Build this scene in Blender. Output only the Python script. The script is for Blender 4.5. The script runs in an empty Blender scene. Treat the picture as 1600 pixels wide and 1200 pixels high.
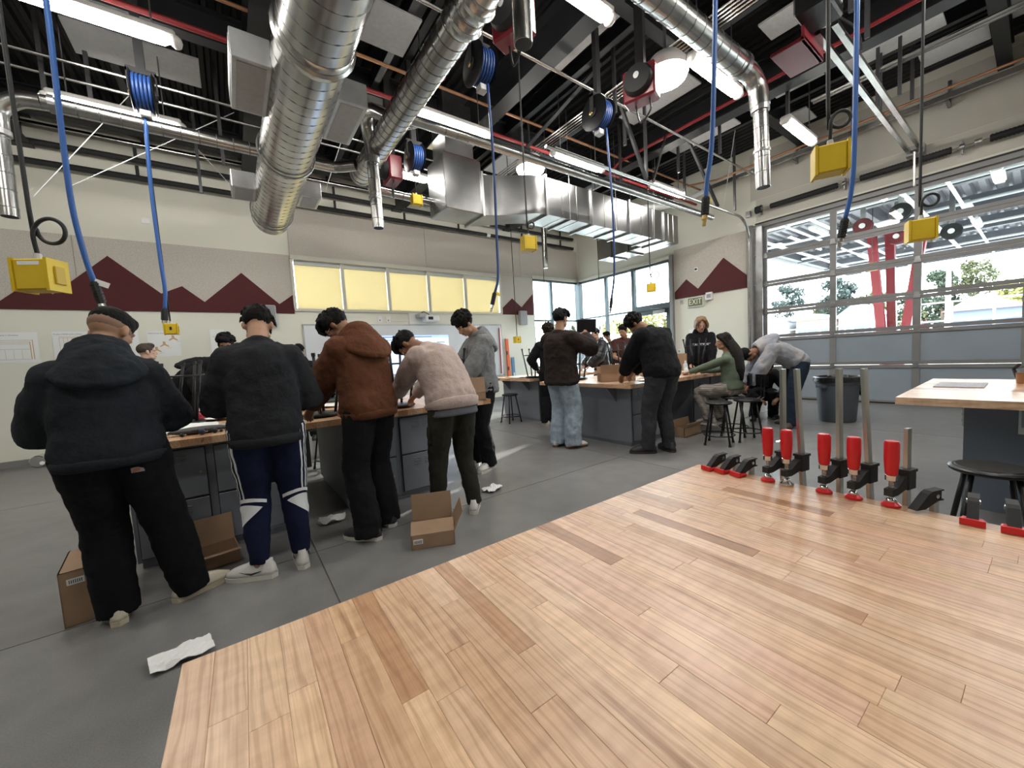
import bpy, bmesh, math, random
import numpy as np
from mathutils import Vector as V, Matrix
random.seed(7)
PI = math.pi
sc = bpy.context.scene
COL = sc.collection
# ---------------------------------------------------------------- camera
YAW, PITCH, ROLL, FOC = 0.6257, -0.0734, -0.0576, 599.0
cy, sy, cp, sp = math.cos(YAW), math.sin(YAW), math.cos(PITCH), math.sin(PITCH)
fw = V((sy*cp, cy*cp, sp)); rt = V((cy, -sy, 0)); up = rt.cross(fw)
r2 = math.cos(ROLL)*rt + math.sin(ROLL)*up
u2 = -math.sin(ROLL)*rt + math.cos(ROLL)*up
cam = bpy.data.cameras.new('camera'); camo = bpy.data.objects.new('camera', cam); COL.objects.link(camo)
m = Matrix.Identity(4)
for i in range(3):
    m[i][0] = r2[i]; m[i][1] = u2[i]; m[i][2] = -fw[i]
m[0][3], m[1][3], m[2][3] = 0, 0, 1.40
camo.matrix_world = m
cam.sensor_fit = 'HORIZONTAL'; cam.sensor_width = 36; cam.lens = FOC/1600*36; cam.clip_start = .02; cam.clip_end = 600
sc.camera = camo
# ---------------------------------------------------------------- sky, sun, exposure
w = bpy.data.worlds.new('sky'); sc.world = w; w.use_nodes = True
bg = w.node_tree.nodes['Background']
bg.inputs[0].default_value = (0.84, 0.94, 1.0, 1); bg.inputs[1].default_value = 7.5
sun = bpy.data.lights.new('sun', 'SUN'); sun.energy = 4.5; sun.angle = math.radians(1.2); sun.color = (1, .95, .86)
suno = bpy.data.objects.new('sun', sun); COL.objects.link(suno)
suno.rotation_euler = V((-7.0, -2.6, -2.7)).to_track_quat('-Z', 'Y').to_euler()
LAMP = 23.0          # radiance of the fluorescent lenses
vs = sc.view_settings
vs.view_transform = 'Standard'; vs.look = 'None'; vs.exposure = 1.5; vs.gamma = 1; vs.use_curve_mapping = False
sc.cycles.max_bounces = 10; sc.cycles.transparent_max_bounces = 24; sc.cycles.sample_clamp_indirect = 6
# ---------------------------------------------------------------- materials
MATS = {}
def mat(name, col, rough=.5, metal=0., var=0., vscale=6., bump=0., bscale=40., spec=.5, emit=0., coat=0., stretch=None, col2=None):
    if name in MATS: return MATS[name]
    M = bpy.data.materials.new(name); MATS[name] = M; M.use_nodes = True
    nt = M.node_tree; b = nt.nodes['Principled BSDF']
    b.inputs['Base Color'].default_value = (*col, 1); b.inputs['Roughness'].default_value = rough
    b.inputs['Metallic'].default_value = metal; b.inputs['Specular IOR Level'].default_value = spec
    b.inputs['Coat Weight'].default_value = coat; b.inputs['Coat Roughness'].default_value = .15
    M.diffuse_color = (*col, 1)
    if emit:
        b.inputs['Emission Color'].default_value = (*col, 1); b.inputs['Emission Strength'].default_value = emit
    if var or bump or col2:
        tc = nt.nodes.new('ShaderNodeTexCoord'); mp = nt.nodes.new('ShaderNodeMapping')
        nt.links.new(tc.outputs['Object'], mp.inputs[0])
        if stretch: mp.inputs['Scale'].default_value = stretch
    if var or col2:
        n = nt.nodes.new('ShaderNodeTexNoise'); n.inputs['Scale'].default_value = vscale; n.inputs['Detail'].default_value = 5
        nt.links.new(mp.outputs[0], n.inputs[0])
        r = nt.nodes.new('ShaderNodeValToRGB'); r.color_ramp.elements[0].position = .3; r.color_ramp.elements[1].position = .7
        c2 = col2 or col
        r.color_ramp.elements[0].color = (*[max(0, c*(1-var)) for c in col], 1)
        r.color_ramp.elements[1].color = (*[min(1, c*(1+var)) for c in c2], 1)
        nt.links.new(n.outputs[0], r.inputs[0]); nt.links.new(r.outputs[0], b.inputs['Base Color'])
    if bump:
        n2 = nt.nodes.new('ShaderNodeTexNoise'); n2.inputs['Scale'].default_value = bscale; n2.inputs['Detail'].default_value = 3
        nt.links.new(mp.outputs[0], n2.inputs[0])
        bp = nt.nodes.new('ShaderNodeBump'); bp.inputs['Strength'].default_value = bump; bp.inputs['Distance'].default_value = .02
        nt.links.new(n2.outputs[0], bp.inputs['Height']); nt.links.new(bp.outputs[0], b.inputs['Normal'])
    return M
def wood_mat():
    M = bpy.data.materials.new('maple_block'); M.use_nodes = True; nt = M.node_tree; b = nt.nodes['Principled BSDF']
    N = nt.nodes.new; L = nt.links.new
    geo = N('ShaderNodeNewGeometry'); oi = N('ShaderNodeObjectInfo')
    mul = N('ShaderNodeMath'); mul.operation = 'MULTIPLY'; mul.inputs[1].default_value = 37.0; L(oi.outputs['Random'], mul.inputs[0])
    add = N('ShaderNodeVectorMath'); add.operation = 'ADD'; L(geo.outputs['Position'], add.inputs[0]); L(mul.outputs[0], add.inputs[1])
    mp = N('ShaderNodeMapping'); mp.inputs['Scale'].default_value = (1, .10, 1); L(add.outputs[0], mp.inputs[0])
    wv = N('ShaderNodeTexWave'); wv.inputs['Scale'].default_value = 17; wv.inputs['Distortion'].default_value = 14; wv.inputs['Detail'].default_value = 3
    wv.inputs['Detail Scale'].default_value = 1.3; wv.bands_direction = 'X'; L(mp.outputs[0], wv.inputs[0])
    mp2 = N('ShaderNodeMapping'); mp2.inputs['Scale'].default_value = (420, 9, 420); L(add.outputs[0], mp2.inputs[0])
    nz = N('ShaderNodeTexNoise'); nz.inputs['Scale'].default_value = 1; nz.inputs['Detail'].default_value = 4; L(mp2.outputs[0], nz.inputs[0])
    mp3 = N('ShaderNodeMapping'); mp3.inputs['Scale'].default_value = (34, 2.0, 34); L(add.outputs[0], mp3.inputs[0])
    nb = N('ShaderNodeTexNoise'); nb.inputs['Scale'].default_value = 1; nb.inputs['Detail'].default_value = 3; L(mp3.outputs[0], nb.inputs[0])
    r1 = N('ShaderNodeValToRGB'); r1.color_ramp.elements[0].color = (.83, .77, .72, 1); r1.color_ramp.elements[1].color = (1.03, 1.03, 1.02, 1)
    r1.color_ramp.elements[1].position = .45; L(wv.outputs[0], r1.inputs[0])
    r2_ = N('ShaderNodeValToRGB'); r2_.color_ramp.elements[0].position = .3; r2_.color_ramp.elements[0].color = (.88, .85, .82, 1); r2_.color_ramp.elements[1].position = .6; r2_.color_ramp.elements[1].color = (1.03, 1.03, 1.03, 1)
    L(nz.outputs[0], r2_.inputs[0])
    r3 = N('ShaderNodeValToRGB'); r3.color_ramp.elements[0].position = .27; r3.color_ramp.elements[0].color = (.52, .41, .33, 1)
    r3.color_ramp.elements[1].position = .36; r3.color_ramp.elements[1].color = (1, 1, 1, 1); L(nb.outputs[0], r3.inputs[0])
    mp4 = N('ShaderNodeMapping'); mp4.inputs['Scale'].default_value = (12, 42, 12); L(add.outputs[0], mp4.inputs[0])
    nc = N('ShaderNodeTexNoise'); nc.inputs['Scale'].default_value = 1; nc.inputs['Detail'].default_value = 2; L(mp4.outputs[0], nc.inputs[0])
    r4 = N('ShaderNodeValToRGB'); r4.color_ramp.elements[0].position = .35; r4.color_ramp.elements[0].color = (.91, .89, .87, 1); r4.color_ramp.elements[1].position = .65; r4.color_ramp.elements[1].color = (1.04, 1.04, 1.04, 1); L(nc.outputs[0], r4.inputs[0])
    prev = oi.outputs['Color']
    for r in (r1, r2_, r3, r4):
        mx = N('ShaderNodeMix'); mx.data_type = 'RGBA'; mx.blend_type = 'MULTIPLY'; mx.inputs[0].default_value = 1
        L(prev, mx.inputs[6]); L(r.outputs[0], mx.inputs[7]); prev = mx.outputs[2]
    L(prev, b.inputs['Base Color']); b.inputs['Roughness'].default_value = .33; b.inputs['Specular IOR Level'].default_value = .55
    bp = N('ShaderNodeBump'); bp.inputs['Strength'].default_value = .05; bp.inputs['Distance'].default_value = .004
    L(nz.outputs[0], bp.inputs['Height']); L(bp.outputs[0], b.inputs['Normal'])
    return M
WOOD = wood_mat()
def glass_mat(name, tint, refl):
    M = bpy.data.materials.new(name); M.use_nodes = True; nt = M.node_tree
    for n in list(nt.nodes): nt.nodes.remove(n)
    o = nt.nodes.new('ShaderNodeOutputMaterial'); t = nt.nodes.new('ShaderNodeBsdfTransparent'); t.inputs[0].default_value = (*tint, 1)
    g = nt.nodes.new('ShaderNodeBsdfGlossy'); g.inputs['Roughness'].default_value = .02
    f = nt.nodes.new('ShaderNodeFresnel'); f.inputs[0].default_value = 1.45
    mu = nt.nodes.new('ShaderNodeMath'); mu.operation = 'MULTIPLY'; mu.inputs[1].default_value = refl; nt.links.new(f.outputs[0], mu.inputs[0])
    mx = nt.nodes.new('ShaderNodeMixShader'); nt.links.new(mu.outputs[0], mx.inputs[0]); nt.links.new(t.outputs[0], mx.inputs[1]); nt.links.new(g.outputs[0], mx.inputs[2])
    nt.links.new(mx.outputs[0], o.inputs[0]); MATS[name] = M
    return M
GLASS = glass_mat('clear_glass', (.93, .96, .96), .8)
def shade_mat():
    M = bpy.data.materials.new('shade_fabric'); M.use_nodes = True; nt = M.node_tree; b = nt.nodes['Principled BSDF']
    b.inputs['Base Color'].default_value = (.86, .74, .44, 1); b.inputs['Roughness'].default_value = .9
    t = nt.nodes.new('ShaderNodeBsdfTranslucent'); t.inputs[0].default_value = (.95, .80, .42, 1)
    n = nt.nodes.new('ShaderNodeTexNoise'); n.inputs['Scale'].default_value = 1.3; n.inputs['Detail'].default_value = 1
    r = nt.nodes.new('ShaderNodeValToRGB'); r.color_ramp.elements[0].color = (.54, .47, .32, 1); r.color_ramp.elements[1].color = (.60, .54, .40, 1)
    nt.links.new(n.outputs[0], r.inputs[0]); nt.links.new(r.outputs[0], t.inputs[0])
    mx = nt.nodes.new('ShaderNodeMixShader'); mx.inputs[0].default_value = .5
    o = nt.nodes['Material Output']; nt.links.new(b.outputs[0], mx.inputs[1]); nt.links.new(t.outputs[0], mx.inputs[2]); nt.links.new(mx.outputs[0], o.inputs[0])
    return M
def plaid_mat(name, c1, c2, c3, scale):
    M = bpy.data.materials.new(name); M.use_nodes = True; nt = M.node_tree; b = nt.nodes['Principled BSDF']; b.inputs['Roughness'].default_value = .9
    tc = nt.nodes.new('ShaderNodeTexCoord'); outs = []
    for d in ('X', 'Z'):
        wv = nt.nodes.new('ShaderNodeTexWave'); wv.bands_direction = d; wv.inputs['Scale'].default_value = scale
        nt.links.new(tc.outputs['Object'], wv.inputs[0])
        st = nt.nodes.new('ShaderNodeMath'); st.operation = 'GREATER_THAN'; st.inputs[1].default_value = .5
        nt.links.new(wv.outputs[0], st.inputs[0]); outs.append(st)
    ad = nt.nodes.new('ShaderNodeMath'); ad.operation = 'ADD'; nt.links.new(outs[0].outputs[0], ad.inputs[0]); nt.links.new(outs[1].outputs[0], ad.inputs[1])
    hf = nt.nodes.new('ShaderNodeMath'); hf.operation = 'MULTIPLY'; hf.inputs[1].default_value = .5; nt.links.new(ad.outputs[0], hf.inputs[0])
    r = nt.nodes.new('ShaderNodeValToRGB'); r.color_ramp.interpolation = 'CONSTANT'
    r.color_ramp.elements[0].color = (*c1, 1); r.color_ramp.elements[1].position = .75; r.color_ramp.elements[1].color = (*c3, 1)
    e = r.color_ramp.elements.new(.25); e.color = (*c2, 1)
    nt.links.new(hf.outputs[0], r.inputs[0]); nt.links.new(r.outputs[0], b.inputs['Base Color'])
    return M
C = {}
def concrete_mat():
    M = mat('polished_concrete', (.30, .295, .29), .30, var=.0, bump=.04, bscale=90)
    nt = M.node_tree; b = nt.nodes['Principled BSDF']; N = nt.nodes.new; L = nt.links.new
    g = N('ShaderNodeNewGeometry'); prev = None
    for s, a, bb, lo, hi in ((.55, .3, .7, (.175, .172, .17, 1), (.255, .25, .245, 1)), (5, .3, .75, (.86, .86, .86, 1), (1.08, 1.08, 1.08, 1)), (160, .35, .7, (.84, .84, .84, 1), (1.1, 1.1, 1.1, 1))):
        n = N('ShaderNodeTexNoise'); n.inputs['Scale'].default_value = s; n.inputs['Detail'].default_value = 6; L(g.outputs['Position'], n.inputs[0])
        r = N('ShaderNodeValToRGB'); r.color_ramp.elements[0].position = a; r.color_ramp.elements[1].position = bb
        r.color_ramp.elements[0].color = lo; r.color_ramp.elements[1].color = hi; L(n.outputs[0], r.inputs[0])
        if prev is None: prev = r.outputs[0]
        else:
            mx = N('ShaderNodeMix'); mx.data_type = 'RGBA'; mx.blend_type = 'MULTIPLY'; mx.inputs[0].default_value = 1
            L(prev, mx.inputs[6]); L(r.outputs[0], mx.inputs[7]); prev = mx.outputs[2]
    L(prev, b.inputs['Base Color'])
    return M
CONC = concrete_mat()
WALL = mat('cream_paint', (.74, .725, .63), .85, var=.03, vscale=.8, bump=.03, bscale=120)
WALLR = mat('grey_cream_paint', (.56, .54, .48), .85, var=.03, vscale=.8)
TACK = mat('tan_tack_panel', (.52, .475, .42), .95, var=.22, vscale=75, bump=.12, bscale=90)
MAROON = mat('maroon_felt', (.085, .018, .02), .95, var=.12, vscale=60)
BASE = mat('grey_rubber_base', (.20, .195, .19), .6)
BLACK = mat('black_steel', (.008, .008, .009), .36, spec=.35)
BLACKM = mat('matte_black', (.016, .016, .017), .7)
DECK = mat('black_deck', (.006, .006, .0065), .55, metal=.0, spec=.3)
GALV = mat('galvanised_steel', (.50, .495, .48), .25, 1., var=.2, vscale=3, bump=.03, bscale=8)
GALVD = mat('dull_galvanised', (.36, .36, .365), .38, 1., var=.2, vscale=4)
ALU = mat('aluminium_frame', (.24, .235, .235), .5, .25, var=.08, vscale=3)
DOORP = mat('garage_panel', (.29, .335, .38), .6, .1, var=.05, vscale=2)
TEAL = mat('dark_aluminium', (.075, .095, .105), .45, .4)
WHITE = mat('white_plastic', (.80, .80, .79), .45)
PAPER = mat('white_paper', (.82, .82, .81), .9, bump=.1, bscale=12)
PLIGHT = mat('ceiling_panel', (.42, .42, .42), .9, var=.06, vscale=20)
GREYP = mat('grey_locker_paint', (.185, .20, .235), .5, var=.05, vscale=3, bump=.02, bscale=120)
GREYB = mat('blue_grey_laminate', (.125, .155, .205), .55, var=.04)
YEL = mat('yellow_plastic', (.66, .45, .008), .5, var=.06, vscale=9)
RED = mat('red_plastic', (.62, .012, .018), .35)
REDP = mat('red_pipe', (.22, .012, .016), .45)
REDD = mat('dark_red_enamel', (.20, .012, .022), .32)
BLUE = mat('blue_hose', (.022, .10, .34), .45)
BLUED = mat('dark_blue_hose', (.012, .045, .17), .45)
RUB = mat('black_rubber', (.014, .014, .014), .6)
BRASS = mat('brass', (.55, .40, .16), .35, 1.)
COPPER = mat('copper_pipe', (.42, .22, .12), .45, .8)
CHROME = mat('chrome', (.70, .70, .70), .18, 1.)
STEEL = mat('bar_steel', (.50, .49, .47), .28, 1., var=.2, vscale=18, stretch=(1, 1, .15))
CARD = mat('cardboard', (.33, .215, .135), .85, var=.08, vscale=6, bump=.05, bscale=20)
CARDD = mat('cardboard_inside', (.27, .17, .105), .9, var=.08)
ZINC = mat('zinc_bracket', (.55, .58, .60), .35, 1.)
SHADE = shade_mat()
ALUW = mat('pale_frame', (.60, .58, .50), .6)
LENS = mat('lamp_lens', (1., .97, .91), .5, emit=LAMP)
CLEAR = mat('lamp_housing', (.62, .60, .58), .35)
SKIN = [mat('skin_tan', (.40, .225, .145), .55, var=.08, vscale=20, spec=.3), mat('skin_light', (.58, .36, .27), .55, var=.08, vscale=20, spec=.3),
        mat('skin_brown', (.27, .14, .085), .55, var=.08, vscale=20, spec=.3)]
HAIRB = mat('black_hair', (.006, .0055, .005), .75, bump=.35, bscale=90, stretch=(1, 1, .35), spec=.18)
HAIRD = mat('dark_brown_hair', (.012, .008, .006), .7, bump=.4, bscale=90, stretch=(1, 1, .3), spec=.2)
HAIRL = mat('sandy_hair', (.23, .13, .06), .55, var=.35, vscale=30, bump=.6, bscale=80, stretch=(1, 1, .3))
def cloth(n, col, var=.10, b=.25, rough=.92, col2=None, vs=8): return mat(n, col, rough, var=var, vscale=vs, bump=b, bscale=55, spec=.2, col2=col2)
# ---------------------------------------------------------------- mesh builder
class MB:
    def __init__(s): s.v = []; s.f = []
    def add(s, v, f):
        o = len(s.v); s.v += [tuple(x) for x in v]; s.f += [tuple(i+o for i in q) for q in f]; return s
    def box(s, c, d, rot=None, ch=0):
        x, y, z = d[0]/2, d[1]/2, d[2]/2
        if ch:
            pv = []
            for sz in (-1, 1):
                for k, (a, b_) in enumerate(((-1, -1), (1, -1), (1, 1), (-1, 1))):
                    pv.append((a*(x-ch), b_*(y-ch), sz*z)); pv.append((a*x, b_*(y-ch), sz*(z-ch))); pv.append((a*(x-ch), b_*y, sz*(z-ch)))
            bm = bmesh.new()
            for q in pv: bm.verts.new(q)
            bmesh.ops.convex_hull(bm, input=bm.verts)
            bm.verts.index_update()
            vv = [q.co.copy() for q in bm.verts]; ff = [tuple(q.index for q in t.verts) for t in bm.faces]; bm.free()
        else:
            vv = [V((a, b_, e)) for e in (-z, z) for a, b_ in ((-x, -y), (x, -y), (x, y), (-x, y))]
            ff = [(0, 3, 2, 1), (4, 5, 6, 7), (0, 1, 5, 4), (1, 2, 6, 5), (2, 3, 7, 6), (3, 0, 4, 7)]
        if rot is not None: vv = [rot @ q for q in vv]
        c = V(c); return s.add([q+c for q in vv], ff)
    def bb(s, x0, x1, y0, y1, z0, z1, ch=0): return s.box(((x0+x1)/2, (y0+y1)/2, (z0+z1)/2), (abs(x1-x0), abs(y1-y0), abs(z1-z0)), None, ch)
    def tube(s, pts, r, n=8, round_=False, closed=False, ell=None):
        pts = [V(p) for p in pts]; k = len(pts)
        rs = list(r) if hasattr(r, '__len__') else [r]*k
        tang = []
        for i in range(k):
            a = pts[(i-1) % k] if (i > 0 or closed) else pts[i]; b_ = pts[(i+1) % k] if (i < k-1 or closed) else pts[i]
            t = b_-a; tang.append(t.normalized() if t.length > 1e-9 else V((0, 0, 1)))
        if round_:
            P, R, T = [], [], []
            for th in (80, 50, 22):
                a = math.radians(th); P.append(pts[0]-tang[0]*rs[0]*math.sin(a)); R.append(rs[0]*math.cos(a)); T.append(tang[0])
            P += pts; R += rs; T += tang
            for th in (22, 50, 80):
                a = math.radians(th); P.append(pts[-1]+tang[-1]*rs[-1]*math.sin(a)); R.append(rs[-1]*math.cos(a)); T.append(tang[-1])
            pts, rs, tang = P, R, T; k = len(pts)
        t0 = tang[0]; u = t0.orthogonal().normalized() if ell is None else (V(ell[0]) - t0*V(ell[0]).dot(t0)).normalized()
        vv, ff = [], []
        for i in range(k):
            t = tang[i]; u = u - t*u.dot(t)
            u = u.normalized() if u.length > 1e-6 else t.orthogonal().normalized()
            w_ = t.cross(u)
            ea, eb = (1, 1) if ell is None else (ell[1], ell[2])
            for j in range(n):
                a = 2*PI*j/n; vv.append(pts[i]+(u*math.cos(a)*ea+w_*math.sin(a)*eb)*rs[i])
        for i in range(k if closed else k-1):
            for j in range(n):
                i2 = (i+1) % k; ff.append((i*n+j, i*n+(j+1) % n, i2*n+(j+1) % n, i2*n+j))
        if not closed:
            ff.append(tuple(range(n-1, -1, -1))); ff.append(tuple((k-1)*n+j for j in range(n)))
        return s.add(vv, ff)
    def cyl(s, p0, p1, r0, r1=None, n=16): return s.tube([p0, p1], [r0, r0 if r1 is None else r1], n)
    def lathe(s, prof, n=20, c=(0, 0, 0), ax=None):
        vv, ff = [], []; k = len(prof); c = V(c)
        for r, z in prof:
            for j in range(n):
                a = 2*PI*j/n; q = V((r*math.cos(a), r*math.sin(a), z)); vv.append((ax @ q if ax is not None else q)+c)
        for i in range(k-1):
            for j in range(n): ff.append((i*n+j, i*n+(j+1) % n, (i+1)*n+(j+1) % n, (i+1)*n+j))
        ff.append(tuple(range(n-1, -1, -1))); ff.append(tuple((k-1)*n+j for j in range(n)))
        return s.add(vv, ff)
    def ell(s, c, r, n=14, m_=9, rot=None):
        c = V(c); r = (r, r, r) if not hasattr(r, '__len__') else r
        vv = []; ff = []
        for i in range(m_+1):
            th = PI*(i+.02 if i == 0 else (i-.02 if i == m_ else i))/m_
            for j in range(n):
                a = 2*PI*j/n; q = V((r[0]*math.sin(th)*math.cos(a), r[1]*math.sin(th)*math.sin(a), -r[2]*math.cos(th)))
                vv.append((rot @ q if rot is not None else q)+c)
        for i in range(m_):
            for j in range(n): ff.append((i*n+j, i*n+(j+1) % n, (i+1)*n+(j+1) % n, (i+1)*n+j))
        ff.append(tuple(range(n-1, -1, -1))); ff.append(tuple(m_*n+j for j in range(n)))
        return s.add(vv, ff)
    def prism(s, poly, d, o=(0, 0, 0), ax=(V((1, 0, 0)), V((0, 0, 1)), V((0, 1, 0)))):
        n = len(poly); o = V(o); U_, W_, D_ = ax
        vv = [o+U_*a+W_*b_ for a, b_ in poly]+[o+U_*a+W_*b_+D_*d for a, b_ in poly]
        ff = [tuple(range(n)), tuple(range(2*n-1, n-1, -1))]+[(j, j+n, (j+1) % n+n, (j+1) % n) for j in range(n)]
        return s.add(vv, ff)
    def grid(s, fn, nu, nv):
        vv = [fn(i/nu, j/nv) for i in range(nu+1) for j in range(nv+1)]
        ff = [(i*(nv+1)+j, (i+1)*(nv+1)+j, (i+1)*(nv+1)+j+1, i*(nv+1)+j+1) for i in range(nu) for j in range(nv)]
        return s.add(vv, ff)
    def mesh(s, name, M, smooth=None):
        me = bpy.data.meshes.new(name); me.from_pydata(s.v, [], s.f)
        bm = bmesh.new(); bm.from_mesh(me); bmesh.ops.recalc_face_normals(bm, faces=bm.faces); bm.to_mesh(me); bm.free()
        if M: me.materials.append(M)
        if smooth is not None:
            me.polygons.foreach_set('use_smooth', [True]*len(me.polygons))
            if smooth: 
                try: me.set_sharp_from_angle(angle=math.radians(smooth))
                except Exception: pass
        return me
    def build(s, name, M, parent=None, smooth=None, loc=None):
        return link(name, s.mesh(name, M, smooth), parent, loc)
def link(name, me, parent=None, loc=None):
    o = bpy.data.objects.new(name, me); COL.objects.link(o)
    if parent is not None: o.parent = parent
    if loc is not None: o.location = loc
    return o
def tag(o, label, cat, group=None, kind=None):
    if label: o['label'] = label
    if cat: o['category'] = cat
    if group: o['group'] = group
    if kind: o['kind'] = kind
    return o
def thing(name, label, cat, loc=(0, 0, 0), rz=0., group=None, kind=None):
    o = bpy.data.objects.new(name, None); COL.objects.link(o); o.empty_display_size = .1
    o.location = loc; o.rotation_euler = (0, 0, rz)
    return tag(o, label, cat, group, kind)
def struct(o, label=None, cat=None):
    o['kind'] = 'structure'
    if label: o['label'] = label
    if cat: o['category'] = cat
    return o
def dup(root, loc, rz=None, rot=None, label=None, group=None):
    r = root.copy(); COL.objects.link(r); r.location = loc
    if rz is not None: r.rotation_euler = (0, 0, rz)
    if rot is not None: r.rotation_euler = rot
    if label: r['label'] = label
    if group: r['group'] = group
    for ch in list(root.children):
        c_ = ch.copy(); COL.objects.link(c_); c_.parent = r
        for g in list(ch.children):
            d_ = g.copy(); COL.objects.link(d_); d_.parent = c_
    return r
def text(body, size, M, parent, loc, rot, name='lettering', ext=.001, align='CENTER', xs=1.):
    cu = bpy.data.curves.new(name, 'FONT'); cu.body = body; cu.size = size; cu.extrude = ext; cu.align_x = align; cu.align_y = 'CENTER'
    cu.materials.append(M); o = bpy.data.objects.new(name, cu); COL.objects.link(o)
    o.location = loc; o.rotation_euler = rot; o.scale = (xs, 1, 1)
    if parent is not None: o.parent = parent
    return o
def cat_rom(pts, n=6):
    P = [V(p) for p in pts]; P = [P[0]*2-P[1]]+P+[P[-1]*2-P[-2]]; out = []
    for i in range(1, len(P)-2):
        for j in range(n):
            t = j/n; a, b_, c_, d_ = P[i-1], P[i], P[i+1], P[i+2]
            out.append(.5*((2*b_)+(c_-a)*t+(2*a-5*b_+4*c_-d_)*t*t+(3*b_-a-3*c_+d_)*t**3))
    out.append(P[-2]); return out
# ================================================================ THE SETTING
XL, XR, YF, YB, ZT = -7.0, 10.6, -6.5, 10.13, 6.05
fl = struct(MB().bb(XL-.2, XR+.3, YF-.2, YB+.3, -.3, -.012).build('floor', BASE), 'grey polished concrete floor cut into large slabs')
xs = [XL, -6.81, -3.21, .39, 3.99, 7.59, XR+.2]; ys = [YF, -4.0, -.4, 3.2, 6.8, YB+.2]
for i in range(len(xs)-1):
    for j in range(len(ys)-1):
        MB().bb(xs[i]+.004, xs[i+1]-.004, ys[j]+.004, ys[j+1]-.004, -.03, 0).build('slab', CONC, fl)
# ---- ceiling deck, beams, acoustic boards
pr = []; x = XL-.2
while x < XR+.2:
    pr += [(x, 0), (x+.06, 0), (x+.085, .055), (x+.135, .055)]; x += .16
pr += [(XR+.3, 0), (XR+.3, .2), (XL-.2, .2)]
ce = struct(MB().prism(pr, YB-YF+.6, (0, YF-.2, ZT)).build('ceiling', DECK), 'black corrugated steel roof deck above exposed services')
def ibeam(p0, p1, h, wd, nm='beam'):
    p0, p1 = V(p0), V(p1); d = p1-p0; L_ = d.length; ang = math.atan2(d.y, d.x); R_ = Matrix.Rotation(ang, 3, 'Z'); c = (p0+p1)/2
    b = MB().box(c+V((0, 0, h/2)), (L_, wd, .02), R_).box(c-V((0, 0, h/2)), (L_, wd, .02), R_).box(c, (L_, .014, h-.02), R_)
    return b.build(nm, mat('charcoal_beam', (.010, .011, .0125), .5), ce)
for bx in (-2.5, .62, 3.86, 7.42): ibeam((bx, YF, 5.62), (bx, YB, 5.62), .5, .26)
for by in (-3.2, .45, 3.15, 6.35, 9.3): ibeam((XL, by, 5.78), (XR, by, 5.78), .36, .16)
for bx in (-4.1, -.95, 2.2, 4.78, 5.9, 8.7): ibeam((bx, YF, 5.86), (bx, YB, 5.86), .22, .09, 'purlin')
for x0, x1, y0, y1 in ((-1.3, 0, 6.95, 7.6), (-3.4, -2.7, 4.6, 5.9), (-1.9, -1.1, 3.6, 4.6), (1.75, 2.35, 4.75, 5.45), (1.0, 1.7, 7.2, 7.9), (4.02, 4.48, 3.3, 4.5), (4.05, 4.55, 1.2, 2.6), (6.25, 6.7, 3.42, 4.75), (6.25, 6.7, .95, 2.4),
                       (8.1, 8.55, 3.6, 4.95), (7.75, 8.3, 2.2, 2.9), (8.05, 8.6, .9, 2.0), (8.1, 9.3, -.4, .35), (5.1, 5.7, 6.6, 7.7), (7.7, 8.3, 6.7, 7.8), (9.1, 9.7, 2.7, 3.0), (8.95, 9.6, .55, 1.25), (2.5, 3.4, 2.0, 2.7), (5.0, 5.7, .3, 1.0)):
    MB().bb(x0, x1, y0, y1, 5.715, 5.745, .004).build('acoustic_board', PLIGHT, ce)
# ---- walls
wb = MB()
WX0, WX1, WZ0, WZ1 = 1.30, 7.05, 2.77, 3.88
GX0, GZ0, GZ1 = 8.40, .12, 3.95
wb.bb(XL-.2, WX0, YB, YB+.2, 0, ZT).bb(WX0, WX1, YB, YB+.2, 0, WZ0).bb(WX0, WX1, YB, YB+.2, WZ1, ZT).bb(WX1, GX0, YB, YB+.2, 0, ZT)
wb.bb(GX0, XR+.2, YB, YB+.2, GZ1, ZT).bb(GX0, XR+.2, YB, YB+.2, 0, GZ0)
wback = struct(wb.build('wall_back', WALL), 'cream painted back wall with tan tack panels and maroon mountain mural')
G0, G1, GT = -3.47, 4.17, 4.20
wr = MB().bb(XR, XR+.2, 6.43, YB, GZ1, ZT).bb(XR, XR+.2, 7.78, YB, 0, GZ0).bb(XR, XR+.2, G1, 6.43, 0, ZT).bb(XR, XR+.2, G0, G1, GT, ZT).bb(XR, XR+.2, YF, G0, 0, ZT)
wright = struct(wr.build('wall_right', WALL), 'cream right wall with exit sign and the garage door opening')
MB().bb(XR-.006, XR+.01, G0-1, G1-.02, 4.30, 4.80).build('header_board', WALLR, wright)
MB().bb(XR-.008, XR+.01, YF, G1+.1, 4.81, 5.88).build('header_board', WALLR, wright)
struct(MB().bb(XL-.2, XL, YF, YB, 0, ZT).build('wall_left', WALL), 'cream left wall outside the picture')
struct(MB().bb(XL-.2, XR+.2, YF-.2, YF, 0, ZT).build('wall_front', WALL), 'cream front wall behind the camera')
struct(MB().bb(XL, GX0, YB-.012, YB, 0, .115).build('baseboard_back', BASE), 'grey rubber baseboard along back wall')
struct(MB().bb(XR-.012, XR, G1+.05, 6.40, 0, .115).build('baseboard_right', BASE), 'grey rubber baseboard below exit sign')
def wallpanel(poly, M, nm, d=.022, y=YB): MB().prism(poly, d, (0, y-d, 0)).build(nm, M, wback)
def rect(a, b, c, d): return [(a, c), (b, c), (b, d), (a, d)]
for a, b in ((-5.2, -2.095), (-2.088, 1.265), (-7, -5.207)): wallpanel(rect(a, b, 2.66, 3.97), TACK, 'tack_panel')
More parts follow.
